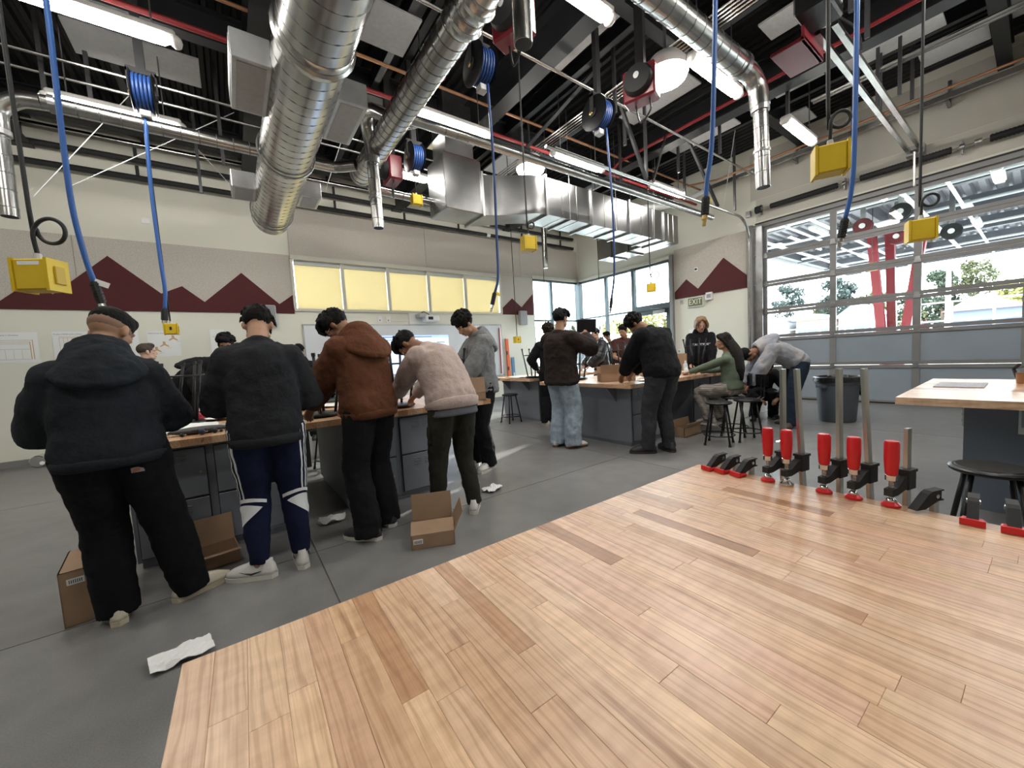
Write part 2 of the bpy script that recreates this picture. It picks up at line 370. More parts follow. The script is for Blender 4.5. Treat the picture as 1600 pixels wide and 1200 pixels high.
for a, b in ((1.275, 4.60), (4.607, 7.9), (7.907, 10.55)): wallpanel(rect(a, b, 3.98, 5.05), TACK, 'tack_panel')
wallpanel(rect(7.10, 8.37, 2.74, 3.97), TACK, 'tack_panel')
wallpanel([(-3.75, 2.655), (1.265, 2.655), (1.265, 3.08), (.98, 2.86), (.33, 3.50), (-.34, 2.86), (-.67, 3.16), (-.99, 3.0), (-1.67, 3.65), (-2.40, 2.92), (-2.66, 3.11), (-3.02, 2.76), (-3.2, 2.9)], MAROON, 'mountain_mural', .03)
wallpanel([(-7, 2.655), (-3.76, 2.655), (-3.4, 2.7), (-4.3, 3.5), (-5.2, 2.9), (-6, 3.3), (-7, 2.7)], MAROON, 'mountain_mural', .03)
wallpanel([(7.10, 2.73), (8.37, 2.73), (8.37, 3.43), (7.87, 2.97), (7.5, 3.25), (7.10, 2.93)], MAROON, 'mountain_mural', .03)
axr = (V((0, 1, 0)), V((0, 0, 1)), V((-1, 0, 0)))
MB().prism(rect(4.37, 6.30, 2.77, 4.16), .022, (XR, 0, 0), axr).build('tack_panel', TACK, wright)
MB().prism([(4.37, 2.765), (6.30, 2.765), (6.30, 2.96), (5.94, 3.27), (5.61, 2.95), (4.92, 3.63), (4.37, 3.08)], .03, (XR, 0, 0), axr).build('mountain_mural', MAROON, wright)
# ---- strip window with roller shades
w1 = struct(thing('window_1', 'long clerestory window with five glowing yellow roller shades', None, (0, 0, 0)))
mx_ = [1.30, 2.38, 3.50, 4.64, 5.81, 7.05]
f = MB().bb(WX0-.03, WX1+.03, YB-.05, YB+.12, WZ0-.06, WZ0).bb(WX0-.03, WX1+.03, YB-.09, YB+.12, WZ1, WZ1+.09).bb(WX0-.04, WX0+.02, YB-.05, YB+.12, WZ0, WZ1).bb(WX1-.02, WX1+.04, YB-.05, YB+.12, WZ0, WZ1)
f.build('window_frame', ALUW, w1)
for a in mx_[1:-1]: MB().bb(a-.035, a+.035, YB-.03, YB+.12, WZ0, WZ1).build('mullion', ALUW, w1)
for i in range(5):
    a, b = mx_[i]+.045, mx_[i+1]-.045
    MB().bb(a, b, YB+.11, YB+.118, WZ0, WZ1).build('pane', GLASS, w1)
    MB().bb(a, b, YB+.045, YB+.048, WZ0+.01, WZ1-.10).build('roller_shade', SHADE, w1)
    MB().bb(a, b, YB+.02, YB+.09, WZ1-.10, WZ1).build('shade_cassette', mat('pale_cassette', (.52, .53, .52), .5), w1)
# ---- corner glazing
w2 = struct(thing('window_2', 'tall corner window in back wall beside maroon mural', None))
def glz(par, axis, a0, a1, z0, z1, pos, mulls, trans, M=TEAL):
    def bbx(p, q, r, s, d0=-.05, d1=.06, ch=0):
        return MB().bb(p, q, pos+d0, pos+d1, r, s, ch) if axis == 'x' else MB().bb(pos+d0, pos+d1, p, q, r, s, ch)
    bbx(a0, a1, z0, z0+.07).build('sill', M, par); bbx(a0, a1, z1-.07, z1).build('head', M, par)
    ed = [a0]+list(mulls)+[a1]
    for k, e in enumerate(ed):
        h = .05 if 0 < k < len(ed)-1 else .04
        bbx(e-h, e+h, z0+.07, z1-.07).build('mullion', M, par)
    for k in range(len(ed)-1):
        zz = [z0+.07]+list(trans)+[z1-.07]
        for t in trans: bbx(ed[k]+.05, ed[k+1]-.05, t-.03, t+.03, -.04, .05).build('transom', M, par)
        for q in range(len(zz)-1): bbx(ed[k]+.05, ed[k+1]-.05, zz[q]+.03, zz[q+1]-.03, 0, .008).build('pane', GLASS, par)
glz(w2, 'x', GX0, XR-.02, GZ0, GZ1, YB+.06, (9.26,), (.95, 2.55))
w3 = struct(thing('window_3', 'tall corner window in right wall left of exit door', None))
glz(w3, 'y', 7.78, YB-.02, GZ0, GZ1, XR+.06, (8.88,), (.95, 2.60))
MB().bb(XR-.1, XR+.1, YB-.1, YB+.1, GZ0, GZ1).build('corner_post', TEAL, w3)
MB().bb(GX0-.02, XR, YB-.05, YB+.02, GZ1, GZ1+.10).build('head_trim', ALUW, w2)
MB().bb(XR-.05, XR+.02, 6.43, YB-.05, GZ1, GZ1+.10).build('head_trim', ALUW, w3)
d2 = struct(thing('door_2', 'glass exit door with dark frame and transom window', None))
for z0, z1, nm in ((2.66, GZ1, 'transom_window'),):
    MB().bb(XR+.01, XR+.12, 6.43, 7.70, z1-.07, z1).build('head', TEAL, d2)
    MB().bb(XR+.055, XR+.063, 6.47, 7.70, z0+.05, z1-.07).build('pane', GLASS, d2)
MB().bb(XR-.02, XR+.12, 6.43, 7.78, 2.56, 2.72).build('door_header', TEAL, d2)
MB().bb(XR-.01, XR+.12, 7.70, 7.80, 0, GZ1).build('jamb', TEAL, d2); MB().bb(XR-.01, XR+.12, 6.41, 6.50, 0, GZ1).build('jamb', TEAL, d2)
lf = MB().bb(XR+.03, XR+.09, 6.50, 6.62, .0, 2.56).bb(XR+.03, XR+.09, 7.58, 7.70, 0, 2.56).bb(XR+.03, XR+.09, 6.62, 7.58, 2.42, 2.56).bb(XR+.03, XR+.09, 6.62, 7.58, 0, .25).bb(XR+.03, XR+.09, 6.62, 7.58, .98, 1.1)
lf.build('door_leaf', TEAL, d2); MB().bb(XR+.055, XR+.063, 6.62, 7.58, 1.1, 2.42).build('pane', GLASS, d2); MB().bb(XR+.055, XR+.063, 6.62, 7.58, .25, .98).build('pane', GLASS, d2)
MB().bb(XR-.05, XR+.03, 6.60, 7.5, 1.0, 1.06, .01).build('push_bar', ALU, d2)
MB().bb(XR-.06, XR+.03, 6.62, 7.02, 2.42, 2.53, .01).tube([(XR-.04, 6.7, 2.55), (XR-.2, 6.95, 2.57), (XR-.02, 7.1, 2.6)], .01, 6).build('door_closer', GALVD, d2)
struct(MB().bb(XR-.09, XR+.02, 6.33, 6.43, 0, GZ1+.1, .01).build('trim_1', ALU), 'ribbed aluminium post between exit door and mural wall')
# ---- sectional garage door
gd = struct(thing('door_1', 'large sectional garage door with clear panes above grey panels', None))
zr = [0.0, .79, 1.47, 2.12, 2.78, 3.45, 4.14]; yc = [G1-.2-1.27*k for k in range(7)]
yc = [3.97, 2.68, 1.41, .14, -1.13, -2.40, -3.40]; DX = XR+.06
for s_ in range(6):
    z0, z1 = zr[s_], zr[s_+1]
    MB().bb(DX-.025, DX+.03, yc[-1], yc[0]+.12, z0+.003, z0+.075, .006).build('rail', ALU, gd)
    MB().bb(DX-.025, DX+.03, yc[-1], yc[0]+.12, z1-.075, z1-.003, .006).build('rail', ALU, gd)
    for k, y in enumerate(yc):
        a, b = (y-.03, y+.13) if k == 0 else ((y-.1, y+.03) if k == 6 else (y-.055, y+.055))
        MB().bb(DX-.02, DX+.028, a, b, z0+.075, z1-.075).build('stile', ALU, gd)
        if s_:
            MB().prism([(-.05, -.055), (.05, -.055), (.03, .055), (-.03, .055)], .02, (DX-.045, min(y, 4.02), z0), (V((0, 1, 0)), V((0, 0, 1)), V((1, 0, 0)))).build('hinge', GALVD, gd)
        if k < 6:
            if s_ < 2: MB().bb(DX, DX+.012, yc[k+1]+.05, y-.05, z0+.07, z1-.07).build('panel', DOORP, gd)
            else: MB().bb(DX, DX+.008, yc[k+1]+.05, y-.05, z0+.07, z1-.07).build('pane', GLASS, gd)
MB().bb(DX-.03, DX+.03, yc[-1], yc[0]+.12, 0.0, .03).build('bottom_seal', RUB, gd)
MB().bb(XR-.03, XR+.05, G0, G1, 4.14, 4.22).build('top_rail', ALU, gd)
MB().bb(XR-.012, XR+.01, G0, G1, 4.22, 4.26).build('top_seal', RUB, gd)
tr_ = MB(); arc = [(10.42-.55+.55*math.sin(a), 4.24, 4.36-.55+.55*math.cos(a)) for a in [k*PI/20 for k in range(11)]]
tr_.tube([(3.9, 4.24, 4.36)]+arc+[(10.42, 4.24, .0)], .032, 8, ell=((0, 1, 0), 1, .8))
tag(tr_.build('door_track', GALV, None, 40), 'galvanised curved door track rising beside garage door jamb', 'track')
MB().bb(10.40, 10.6, 4.17, 4.28, 0, 4.2).build('jamb_angle', ALU, gd)
MB().bb(10.52, 10.60, 4.0, 4.17, 0, 4.16).build('jamb_strip', GALVD, gd)
for z in zr[1:]: MB().tube([(10.44, 4.24, z), (10.62, 4.0, z)], .012, 6).build('roller', CHROME, gd)
sh = thing('torsion_shaft', 'steel shaft with black torsion springs above garage door', 'spring', (10.46, 0, 4.53))
MB().cyl((0, -3.6, 0), (0, 4.12, 0), .014, n=8).build('shaft', STEEL, sh)
for a, b in ((2.56, 3.79), (1.0, 2.21), (-.75, .58), (-2.4, -1.1)):
    sp_ = MB().tube([(.0, a+(b-a)*t/60, 0) for t in range(61)], [.062 if t % 2 else .052 for t in range(61)], 12); sp_.build('spring', BLACKM, sh, 60)
for y in (2.45, .88, 4.0): MB().box((.05, y, 0), (.12, .02, .22)).cyl((0, y-.03, 0), (0, y+.03, 0), .05).build('bearing_bracket', GALVD, sh)
MB().cyl((0, 3.98, 0), (0, 4.1, 0), .085, n=16).build('cable_drum', BLACKM, sh); MB().cyl((0, .66, 0), (0, .74, 0), .055, n=14).build('coupler', STEEL, sh)
# ================================================================ OUTSIDE
gr = struct(MB().bb(10.9, 120, -90, 120, -.4, -.03).bb(-60, 10.9, YB+.4, 120, -.4, -.03).build('ground', mat('pale_paving', (.40, .39, .37), .9, var=.08, vscale=.3)), 'pale sunlit paving outside')
cn = thing('canopy', 'metal roof canopy with ribbed deck outside garage door', 'canopy')
pr = []; y = -16.
while y < 6.1: pr += [(y, 0), (y+.11, 0), (y+.15, .07), (y+.21, .07)]; y += .26
pr += [(6.5, 0), (6.5, .5), (-16, .5)]
MB().prism(pr, 16, (11.0, 0, 5.0), (V((0, 1, 0)), V((0, 0, 1)), V((1, 0, 0)))).build('roof_deck', mat('canopy_deck', (.17, .17, .19), .5, .2), cn)
CG = mat('canopy_steel', (.09, .095, .11), .5)
for x in (13.4, 16.6, 20, 23.4, 26.8): MB().bb(x-.1, x+.1, -16, 6.2, 4.62, 5.0).build('beam', CG, cn)
for y in (6.1, 2.9, -.6, -4.4): MB().bb(11.0, 27, y-.09, y+.09, 4.66, 5.0).build('beam', CG, cn)
MB().bb(11, 27.1, 6.4, 6.56, 4.6, 5.55).build('fascia', mat('canopy_fascia', (.75, .76, .78), .5), cn)
PW = mat('white_conduit', (.75, .76, .78), .4, .2)
for k, (y, z, r) in enumerate(((5.1, 4.45, .05), (4.2, 4.5, .035), (3.5, 4.4, .04), (1.9, 4.5, .05), (1.2, 4.42, .035), (.2, 4.5, .05), (-1.5, 4.5, .05))):
    MB().cyl((11.4, y, z), (25, y, z), r, n=8).build('conduit', PW, cn)
for x in (12.6, 15, 18.4, 21.8):
    MB().cyl((x, -9, 4.52), (x, 5.6, 4.52), .04, n=8).build('conduit', PW, cn)
RC = mat('red_column_paint', (.20, .012, .02), .5)
cr = thing('red_column', 'red steel V shaped column legs under canopy outside', 'column', (18.1, 3.0, 0))
for (a, b, c, d) in ((.10, 0, .42, -.1), (-.06, .12, .1, .25), (-.18, 0, -.62, .1)):
    MB().tube([(b, a, -.03), (d*1.5, c*1.15, 4.8)], .16, 4).build('leg', RC, cr)
lamp_out = None
for k, (x, y) in enumerate(((14.2, 3.9), (15.6, 1.2), (18.2, 1.2), (13.0, .6), (20.5, 4.2))):
    o = thing('canopy_light', 'white strip light under outdoor canopy', 'light', (x, y, 4.5), 0, 'strip lights under the outdoor canopy')
    MB().bb(-.6, .6, -.09, .09, .0, .1, .02).build('housing', WHITE, o); MB().bb(-.58, .58, -.07, .07, -.03, .0, .01).build('lens', WHITE, o)
def outreel(x, y, z, M, lb, nm, cat):
    o = thing(nm, lb, cat, (x, y, z))
    MB().lathe([(.08, -.08), (.19, -.08), (.19, -.06), (.14, -.05), (.14, .05), (.19, .06), (.19, .08), (.08, .08)], 20, ax=Matrix.Rotation(PI/2, 3, 'Y')).build('spool', M, o, 40)
    MB().cyl((-.13, 0, 0), (.13, 0, 0), .06).build('hub', WHITE, o); MB().bb(-.03, .03, -.05, .05, .1, 5.08-z).build('bracket', GALVD, o)
outreel(13.2, 2.72, 4.15, mat('outdoor_red', (.10, .008, .012), .4), 'red cord reel farthest left under outdoor canopy', 'cord_reel', 'reel')
outreel(14.3, 2.28, 3.92, mat('outdoor_red', (0, 0, 0)), 'red cord reel above red column under outdoor canopy', 'cord_reel', 'reel')
outreel(12.6, 1.95, 4.15, BLACKM, 'black hose reel beside red cord reel under outdoor canopy', 'hose_reel', 'reel')
outreel(14.8, 1.38, 3.86, BLACKM, 'lowest black hose reel under outdoor canopy', 'hose_reel', 'reel')
o = thing('outdoor_outlet_box', 'small yellow outlet box hanging under outdoor canopy', 'outlet box', (13.6, 2.62, 3.16)); MB().bb(-.07, .07, -.1, .1, -.1, .1, .01).build('box', YEL, o); MB().cyl((0, 0, .1), (0, 0, 1.86), .008, n=6).build('cord', RUB, o)
# trees, hedges, sheds
def crown(seed, n, rad, hh, M):
    rn = random.Random(seed); b = MB(); n *= 5
    hubs = []
    for _ in range(26):
        a = rn.random()*2*PI; z = rn.random(); rr = math.sqrt(rn.random())*math.sin(PI*(.12+.8*z))**.7
        hubs.append((rr*rad*.85*math.cos(a), rr*rad*.85*math.sin(a), z*hh, rn.uniform(.22, .42)*rad))
    for _ in range(n):
        hx, hy_, hz_, hr = rn.choice(hubs); d = V((rn.gauss(0, 1), rn.gauss(0, 1), rn.gauss(0, .8))).normalized()*hr*rn.random()**.4
        c = V((hx, hy_, hz_))+d; s_ = rn.uniform(.05, .115)*rad
        R_ = Matrix.Rotation(rn.random()*6, 3, V((rn.random()-.5, rn.random()-.5, rn.random()-.5)).normalized())
        b.add([c+R_ @ V(q)*s_ for q in ((1, 0, 0), (-1, 0, 0), (0, .7, 0), (0, -.7, 0), (0, 0, .3), (0, 0, -.3))], [(0, 2, 4), (2, 1, 4), (1, 3, 4), (3, 0, 4), (2, 0, 5), (1, 2, 5), (3, 1, 5), (0, 3, 5)])
    return b
TG = [mat('tree_green', (.020, .030, .015), .9, var=.5, vscale=1.5, bump=.8, bscale=6), mat('olive_green', (.055, .058, .022), .9, var=.5, vscale=1.5), mat('blue_green', (.020, .031, .027), .9, var=.5, vscale=1.5), mat('autumn_yellow', (.17, .16, .05), .9, var=.5, vscale=1.5), mat('red_shrub', (.28, .06, .08), .9, var=.4)]
BARK = mat('bark', (.10, .07, .05), .9)
def tree(x, y, h, r, base, mi, lb, sd, n=420, cat='tree'):
    if x >= 38 and x < 50: s_ = 1.22; x, y, r, base, h = x*s_, y*s_, r*s_, 1.4+(base-1.4)*s_, h*s_
    o = thing('tree' if cat == 'tree' else 'shrub', lb, cat, (x, y, 0))
    MB().tube([(0, 0, -.05), (.1, 0, base*.6), (0, .1, base+h*.3)], [.2, .15, .08], 7).build('trunk', BARK, o)
    crown(sd, n, r, h, TG[mi]).build('crown', TG[mi], o).location = (0, 0, base)
tree(40, 13.2, 3.2, 1.25, 2.9, 2, 'lone dark tree beyond sheds, leftmost pane of garage door', 1)
tree(42, 10.3, 3.1, 1.6, 3.1, 2, 'rounded tree left of red columns seen through garage door', 2)
tree(42, 8.2, 1.6, 1.3, 2.9, 1, 'low olive tree just left of red columns', 3)
tree(44, 6.0, 1.8, 1.2, 2.6, 0, 'small tree just right of red columns', 4)
tree(42, 4.25, 2.6, 1.3, 2.9, 0, 'dark tree directly behind white utility pole', 5)
tree(41, 2.7, 3.3, 1.1, 2.7, 1, 'tall pointed tree right of utility pole', 6)
tree(44, 11.7, 1.3, 1.2, 2.9, 1, 'small olive tree between the lone tree and rounded tree', 7)
tree(24, 3.0, 1.3, .55, .7, 4, 'red leafed shrub behind white fence', 8, 50, 'shrub')
tree(38, .8, 1.7, 1.6, 2.2, 3, 'yellow green tree at right end of white fence', 9)
for k, (x, y, h, r, mi) in enumerate(((30, 20.3, 3.1, 2.2, 3), (30, 24, 2.6, 2.0, 1), (33, 17.8, 4.2, 2.0, 1), (28, 22.3, 2.3, 1.9, 3), (26, 27, 2.4, 2., 1))):
    tree(x, y, h, r, 1.3, mi, ['yellow green tree seen above exit door', 'olive tree seen left of exit door', 'tall olive tree at right edge of exit door transom', 'low yellow tree behind chain fence by exit door', 'olive tree at far left of corner windows'][k], 20+k, 420)
for k in range(7):
    tree(52, 14.5-2.4*k, 1.5, 1.9, 1.7, k % 2, ['dense hedge tree along far hillside row'][0], 40+k, 140)
    bpy.data.objects[-1] if False else None
for o in [q for q in bpy.data.objects if q.get('label') == 'dense hedge tree along far hillside row']: o['group'] = 'hedge trees along the far hillside'
def shed(x, y, wy, h, M, lb, roof, dz=0, wins=3):
    o = thing('shed', lb, 'building', (x, y, 0)); d = 4
    MB().bb(0, d, -wy/2, wy/2, 0, h).build('wall', M, o)
    MB().prism([(-wy/2-.3, h), (wy/2+.3, h), (wy/2*.2, h+dz+.35)], d+.6, (-.3, 0, 0), (V((0, 1, 0)), V((0, 0, 1)), V((1, 0, 0)))).build('roof', roof, o)
    for k in range(wins):
        q = -wy/2+wy*(k+.5)/wins
        MB().bb(-.05, .02, q-.3, q+.3, h*.45, h*.8).build('window', mat('shed_window', (.06, .07, .10), .3), o)
SW = mat('shed_white', (.40, .42, .44), .8); SB = mat('shed_tan', (.30, .22, .17), .8); RG = mat('shed_roof', (.16, .16, .18), .7)
shed(38, 13.8, 2.2, 3.0, SW, 'white shed at left edge of garage door view', RG, .1, 1)
shed(38.5, 11.0, 2.2, 2.9, SB, 'tan shed with windows below hedge', RG, .2, 3)
shed(38, 8.0, 2.4, 2.8, SW, 'white gabled shed left of red columns', RG, .7, 3)
shed(41, 2.2, 3.4, 2.7, mat('house_grey', (.10, .12, .16), .8), 'blue grey house behind white fence', mat('house_roof', (.16, .09, .075), .8), .7, 3)
o = thing('utility_pole', 'white utility pole rising behind white fence', 'pole', (34, 3.24, 0))
MB().tube([(0, 0, -.05), (0, 0, 6)], [.13, .09], 8).build('pole', WHITE, o); MB().bb(-.05, .05, -.6, .6, 5.2, 5.3).build('crossarm', WHITE, o)
fe = thing('white_fence', 'white rail fence across yard outside garage door', 'fence', (22, 0, 0))
for k in range(16): MB().cyl((0, -5+1.0*k if k < 9 else 3.3+.9*(k-8), -.04), (0, -5+1.0*k if k < 9 else 3.3+.9*(k-8), 2.5 if k < 9 else 1.9), .035, n=6).build('post', WHITE, fe)
for z in (2.45, 1.75): MB().bb(-.03, .03, -5.2, 3.1, z, z+.06).build('rail', WHITE, fe)
for z in (1.85, 1.5): MB().bb(-.03, .03, 3.2, 9.7, z, z+.04).build('rail', WHITE, fe)
cf = thing('chain_fence', 'chain link fence beyond corner windows', 'fence', (0, 0, 0))
CFM = mat('fence_wire', (.52, .60, .60), .5, .5)
b = MB()
for k in range(150):
    t = k*.16; 
    b.tube([(13+t*.72, 22-t*.42, 0), (13+(t+1.9)*.72, 22-(t+1.9)*.42, 2.4)], .006, 3); b.tube([(13+(t+1.9)*.72, 22-(t+1.9)*.42, 0), (13+t*.72, 22-t*.42, 2.4)], .006, 3)
b.build('wire_mesh', CFM, cf)['kind'] = 'stuff'
for k in range(10): MB().cyl((13+k*1.9, 22-k*1.11, -.03), (13+k*1.9, 22-k*1.11, 2.45), .035, n=6).build('post', CFM, cf)
MB().tube([(13, 22, 2.42), (31, 11.4, 2.42)], .03, 6).build('rail', CFM, cf)
# ================================================================ CEILING SERVICES
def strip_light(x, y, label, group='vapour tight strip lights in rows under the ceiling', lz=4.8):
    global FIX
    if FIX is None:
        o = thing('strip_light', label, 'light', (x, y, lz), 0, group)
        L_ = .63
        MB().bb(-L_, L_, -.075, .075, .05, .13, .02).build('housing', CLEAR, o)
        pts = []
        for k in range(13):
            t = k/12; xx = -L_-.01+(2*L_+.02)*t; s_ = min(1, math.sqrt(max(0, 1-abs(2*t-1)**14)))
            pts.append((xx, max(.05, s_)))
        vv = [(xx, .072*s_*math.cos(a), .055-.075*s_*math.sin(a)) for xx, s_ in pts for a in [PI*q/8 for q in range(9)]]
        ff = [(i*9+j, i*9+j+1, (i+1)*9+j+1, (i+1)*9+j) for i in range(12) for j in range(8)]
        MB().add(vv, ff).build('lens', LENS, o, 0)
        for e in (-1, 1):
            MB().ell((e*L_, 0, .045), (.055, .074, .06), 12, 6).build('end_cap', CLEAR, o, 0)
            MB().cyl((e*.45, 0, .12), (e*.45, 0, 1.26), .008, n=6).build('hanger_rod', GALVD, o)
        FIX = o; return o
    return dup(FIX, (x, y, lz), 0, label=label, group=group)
FIX = None
for x, y, lb in ((-.80, 5.37, 'bright strip light at upper left corner of picture'), (-.90, 7.15, 'strip light behind the long left spiral pipe'),
                 (2.94, 5.17, 'strip light between second spiral duct and sheet metal riser'), (2.88, 2.74, 'strip light cut by top edge right of centre'),
                 (5.42, 5.03, 'strip light right above sheet metal duct run'), (5.40, 2.57, 'strip light touching the bright round dome light'),
                 (8.0, 2.46, 'strip light nearest the garage wall conduits'), (8.1, 4.94, 'strip light above far end of sheet metal duct'),
                 (2.75, 7.0, 'strip light half hidden behind hose reel and riser'), (-.8, 2.7, 'added strip light above and left of the camera'), (-3.7, 5.3, 'added strip light outside left picture edge'),  # last two here and the rows below: unseen fixtures added for even light
                 (5.4, .1, 'added strip light outside top edge near garage opener'), (2.9, .1, 'added strip light straight above foreground table'), (-.8, .1, 'added strip light behind the camera on the left'), (8.0, .1, 'added strip light outside top right corner'),
                 (-3.7, 2.7, 'added strip light far left outside the picture'), (2.9, -2.5, 'added strip light behind the camera')):
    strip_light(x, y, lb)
for x, y, lb in ((4.72, 2.86, 'bright round dome light beside strip light, upper right'), (4.85, 5.72, 'round dome light showing above sheet metal duct')):
    o = thing('dome_light', lb, 'light', (x, y, 4.78 if y < 4 else 4.86))
    MB().lathe([(.05, -.10), (.16, -.085), (.24, -.04), (.265, .02), (.26, .04)], 24).build('lens', LENS, o, 0)
    MB().lathe([(.27, .02), (.27, .10), (.18, .22), (.08, .26)], 24).build('reflector', CLEAR, o, 40); MB().cyl((0, 0, .26), (0, 0, 1.18), .02, n=8).build('stem', GALVD, o)
# ---- spiral ducts
def spiral(o, p0, p1, r, pitch, nm='duct', n=28):
    p0, p1 = V(p0), V(p1); d = (p1-p0).normalized(); L_ = (p1-p0).length
    MB().cyl(p0, p1, r, n=n).build(nm, GALV, o, 40)
    u = d.orthogonal().normalized(); w_ = d.cross(u); k = max(2, int(L_/pitch*18)); pts = []
    for i in range(k+1):
        a = 2*PI*i/18; pts.append(p0+d*min(L_, i*pitch/18)+(u*math.cos(a)+w_*math.sin(a))*(r+.001))
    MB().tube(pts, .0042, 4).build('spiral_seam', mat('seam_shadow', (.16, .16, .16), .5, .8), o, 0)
def collar(o, c, d, r, w_=.09):
    d = V(d); c = V(c); MB().tube([c-d*w_, c-d*w_*.8, c-d*.015, c, c+d*.015, c+d*w_*.8, c+d*w_], [r+.004, r+.012, r+.012, r+.035, r+.012, r+.012, r+.004], 28).build('collar', GALV, o, 40)
bd = thing('spiral_duct', 'huge shiny spiral air duct running overhead at left', 'duct', (.83, 0, 4.24))
spiral(bd, (0, -3.2, 0), (0, 8.6, 0), .305, .155, n=40); collar(bd, (0, 3.75, 0), (0, 1, 0), .305, .1)
MB().cyl((0, 8.585, 0), (0, 8.61, 0), .295, n=40).build('end_cap', GALVD, bd)
for y in (1.2, 5.9, 8.2): MB().tube([(.33*math.cos(a), y, .33*math.sin(a)) for a in [2*PI*k/30 for k in range(30)]], .012, 6, closed=True).tube([(0, y, .33), (0, y, 1.75)], .008, 5).build('hanger_strap', GALVD, bd)
for sgn, y, lb in ((-1, 4.62, 'louvred'), (1, 4.75, 'louvred'), (-1, 7.35, ''), (1, 7.25, '')):
    x0, x1 = sorted((sgn*.29, sgn*.60)); yy = .42 if lb else .26
    q = MB().bb(x0, x1, y-yy, y+yy, -.10, .15, .008).build('register_box', mat('register_sheet', (.55, .55, .55), .4, .7, var=.1), bd)
    MB().bb(sgn*.60-.006, sgn*.60+.006, y-yy+.05, y+yy-.05, -.06, .12).build('grille', mat('grille_grey', (.34, .34, .34), .5, .5), q)
    MB().bb(x0+.04, x1-.04, y-yy+.04, y+yy-.04, -.105, -.098).build('access_label', PLIGHT, q)
du = thing('dust_duct', 'slim spiral dust collection duct right of huge duct', 'duct', (1.853, 0, 4.30))
spiral(du, (0, -3, 0), (0, 6.2, 0), .15, .12); collar(du, (0, 2.75, 0), (0, 1, 0), .15); collar(du, (0, 2.95, 0), (0, 1, 0), .15)
MB().cyl((0, 6.19, 0), (0, 6.24, 0), .155, n=28).build('end_cap', GALVD, du)
rn = random.Random(3)
for y in (3.62, 5.45):
    b = MB()
    for k in range(16):
        a = rn.uniform(-.5, .5); t = rn.uniform(-.06, .06)
        b.ell((.151*math.sin(-2.2+a*.8+3.9), y+t, .152*math.cos(-2.2+a*.8+3.9)*1.0), (.012, .02, .012), 6, 4)
    b.build('red_sticker', RED, du)
def pipe(o, pts, r, nm='pipe', n=18, sm=30, seams=True):
    P = cat_rom(pts, 5) if len(pts) > 2 else [V(p) for p in pts]
    MB().tube(P, r, n).build(nm, GALV, o, 40)
    if seams:
        for i in range(len(pts)-1):
            a, c = V(pts[i]), V(pts[i+1]); L_ = (c-a).length
            if L_ > .8:
                for k in range(int(L_/.17)):
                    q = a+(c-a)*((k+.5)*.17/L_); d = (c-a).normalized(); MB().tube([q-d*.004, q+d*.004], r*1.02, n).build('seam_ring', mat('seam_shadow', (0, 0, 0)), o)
lp = thing('dust_branch_pipe', 'spiral branch pipe with elbow dropping at far left', 'pipe')
pipe(lp, [(1.72, 5.95, 4.3), (1.5, 6.12, 4.3), (1.2, 6.16, 4.3), (-1.35, 6.16, 4.3)], .075)
pipe(lp, [(-1.35, 6.16, 4.3), (-1.52, 6.18, 4.28), (-1.66, 6.2, 4.15), (-1.68, 6.2, 3.95)], .078, 'elbow', seams=False); pipe(lp, [(-1.68, 6.2, 3.95), (-1.69, 6.2, 3.10)], .07)
MB().cyl((-1.69, 6.2, 3.098), (-1.69, 6.2, 3.13), .06).build('dark_opening', BLACKM, lp)
MB().tube([(-1.68, 6.2, 3.95), (-1.68, 6.2, 3.9)], .088, 18).build('collar', GALVD, lp); MB().tube([(-1.3, 6.16, 4.3), (-1.25, 6.16, 4.3)], .088, 18).build('collar', GALVD, lp)
rp = thing('dust_branch_pipe', 'long spiral branch pipe crossing in front of sheet metal duct', 'pipe')
pipe(rp, [(1.9, 4.75, 4.3), (2.05, 4.6, 4.3), (2.35, 4.52, 4.3), (9.2, 4.52, 4.3)], .062)
rq = thing('dust_branch_pipe', 'short spiral pipe between dust duct end and riser', 'pipe'); pipe(rq, [(1.9, 6.0, 4.28), (2.1, 6.45, 4.28), (2.4, 6.6, 4.28), (5.2, 6.62, 4.28)], .06)
dp = thing('duct_drop', 'vertical dust drop hanging left of dust duct', 'pipe')
pipe(dp, [(1.80, 4.72, 4.36), (1.66, 4.95, 4.52), (1.68, 5.2, 4.5), (1.74, 5.3, 4.3), (1.75, 5.3, 4.1)], .08, 'elbow', seams=False); pipe(dp, [(1.75, 5.3, 4.1), (1.76, 5.3, 3.22)], .075)
MB().tube([(1.75, 5.3, 4.14), (1.75, 5.3, 4.06)], .095, 20).build('collar', GALVD, dp); MB().tube([(1.75, 5.3, 3.62), (1.75, 5.3, 3.59)], .085, 20).build('collar', GALVD, dp); MB().cyl((1.76, 5.3, 3.218), (1.76, 5.3, 3.25), .065).build('dark_opening', BLACKM, dp)
rd = thing('dust_duct', 'spiral duct with vertical drop near garage door corner', 'duct')
pipe(rd, [(1.95, 2.16, 4.58), (5.05, 2.12, 4.58)], .12); pipe(rd, [(5.05, 2.12, 4.58), (5.25, 2.1, 4.55), (5.36, 2.07, 4.42), (5.38, 2.05, 4.2)], .105, 'elbow', seams=False); pipe(rd, [(5.38, 2.05, 4.2), (5.40, 2.03, 3.26)], .08)
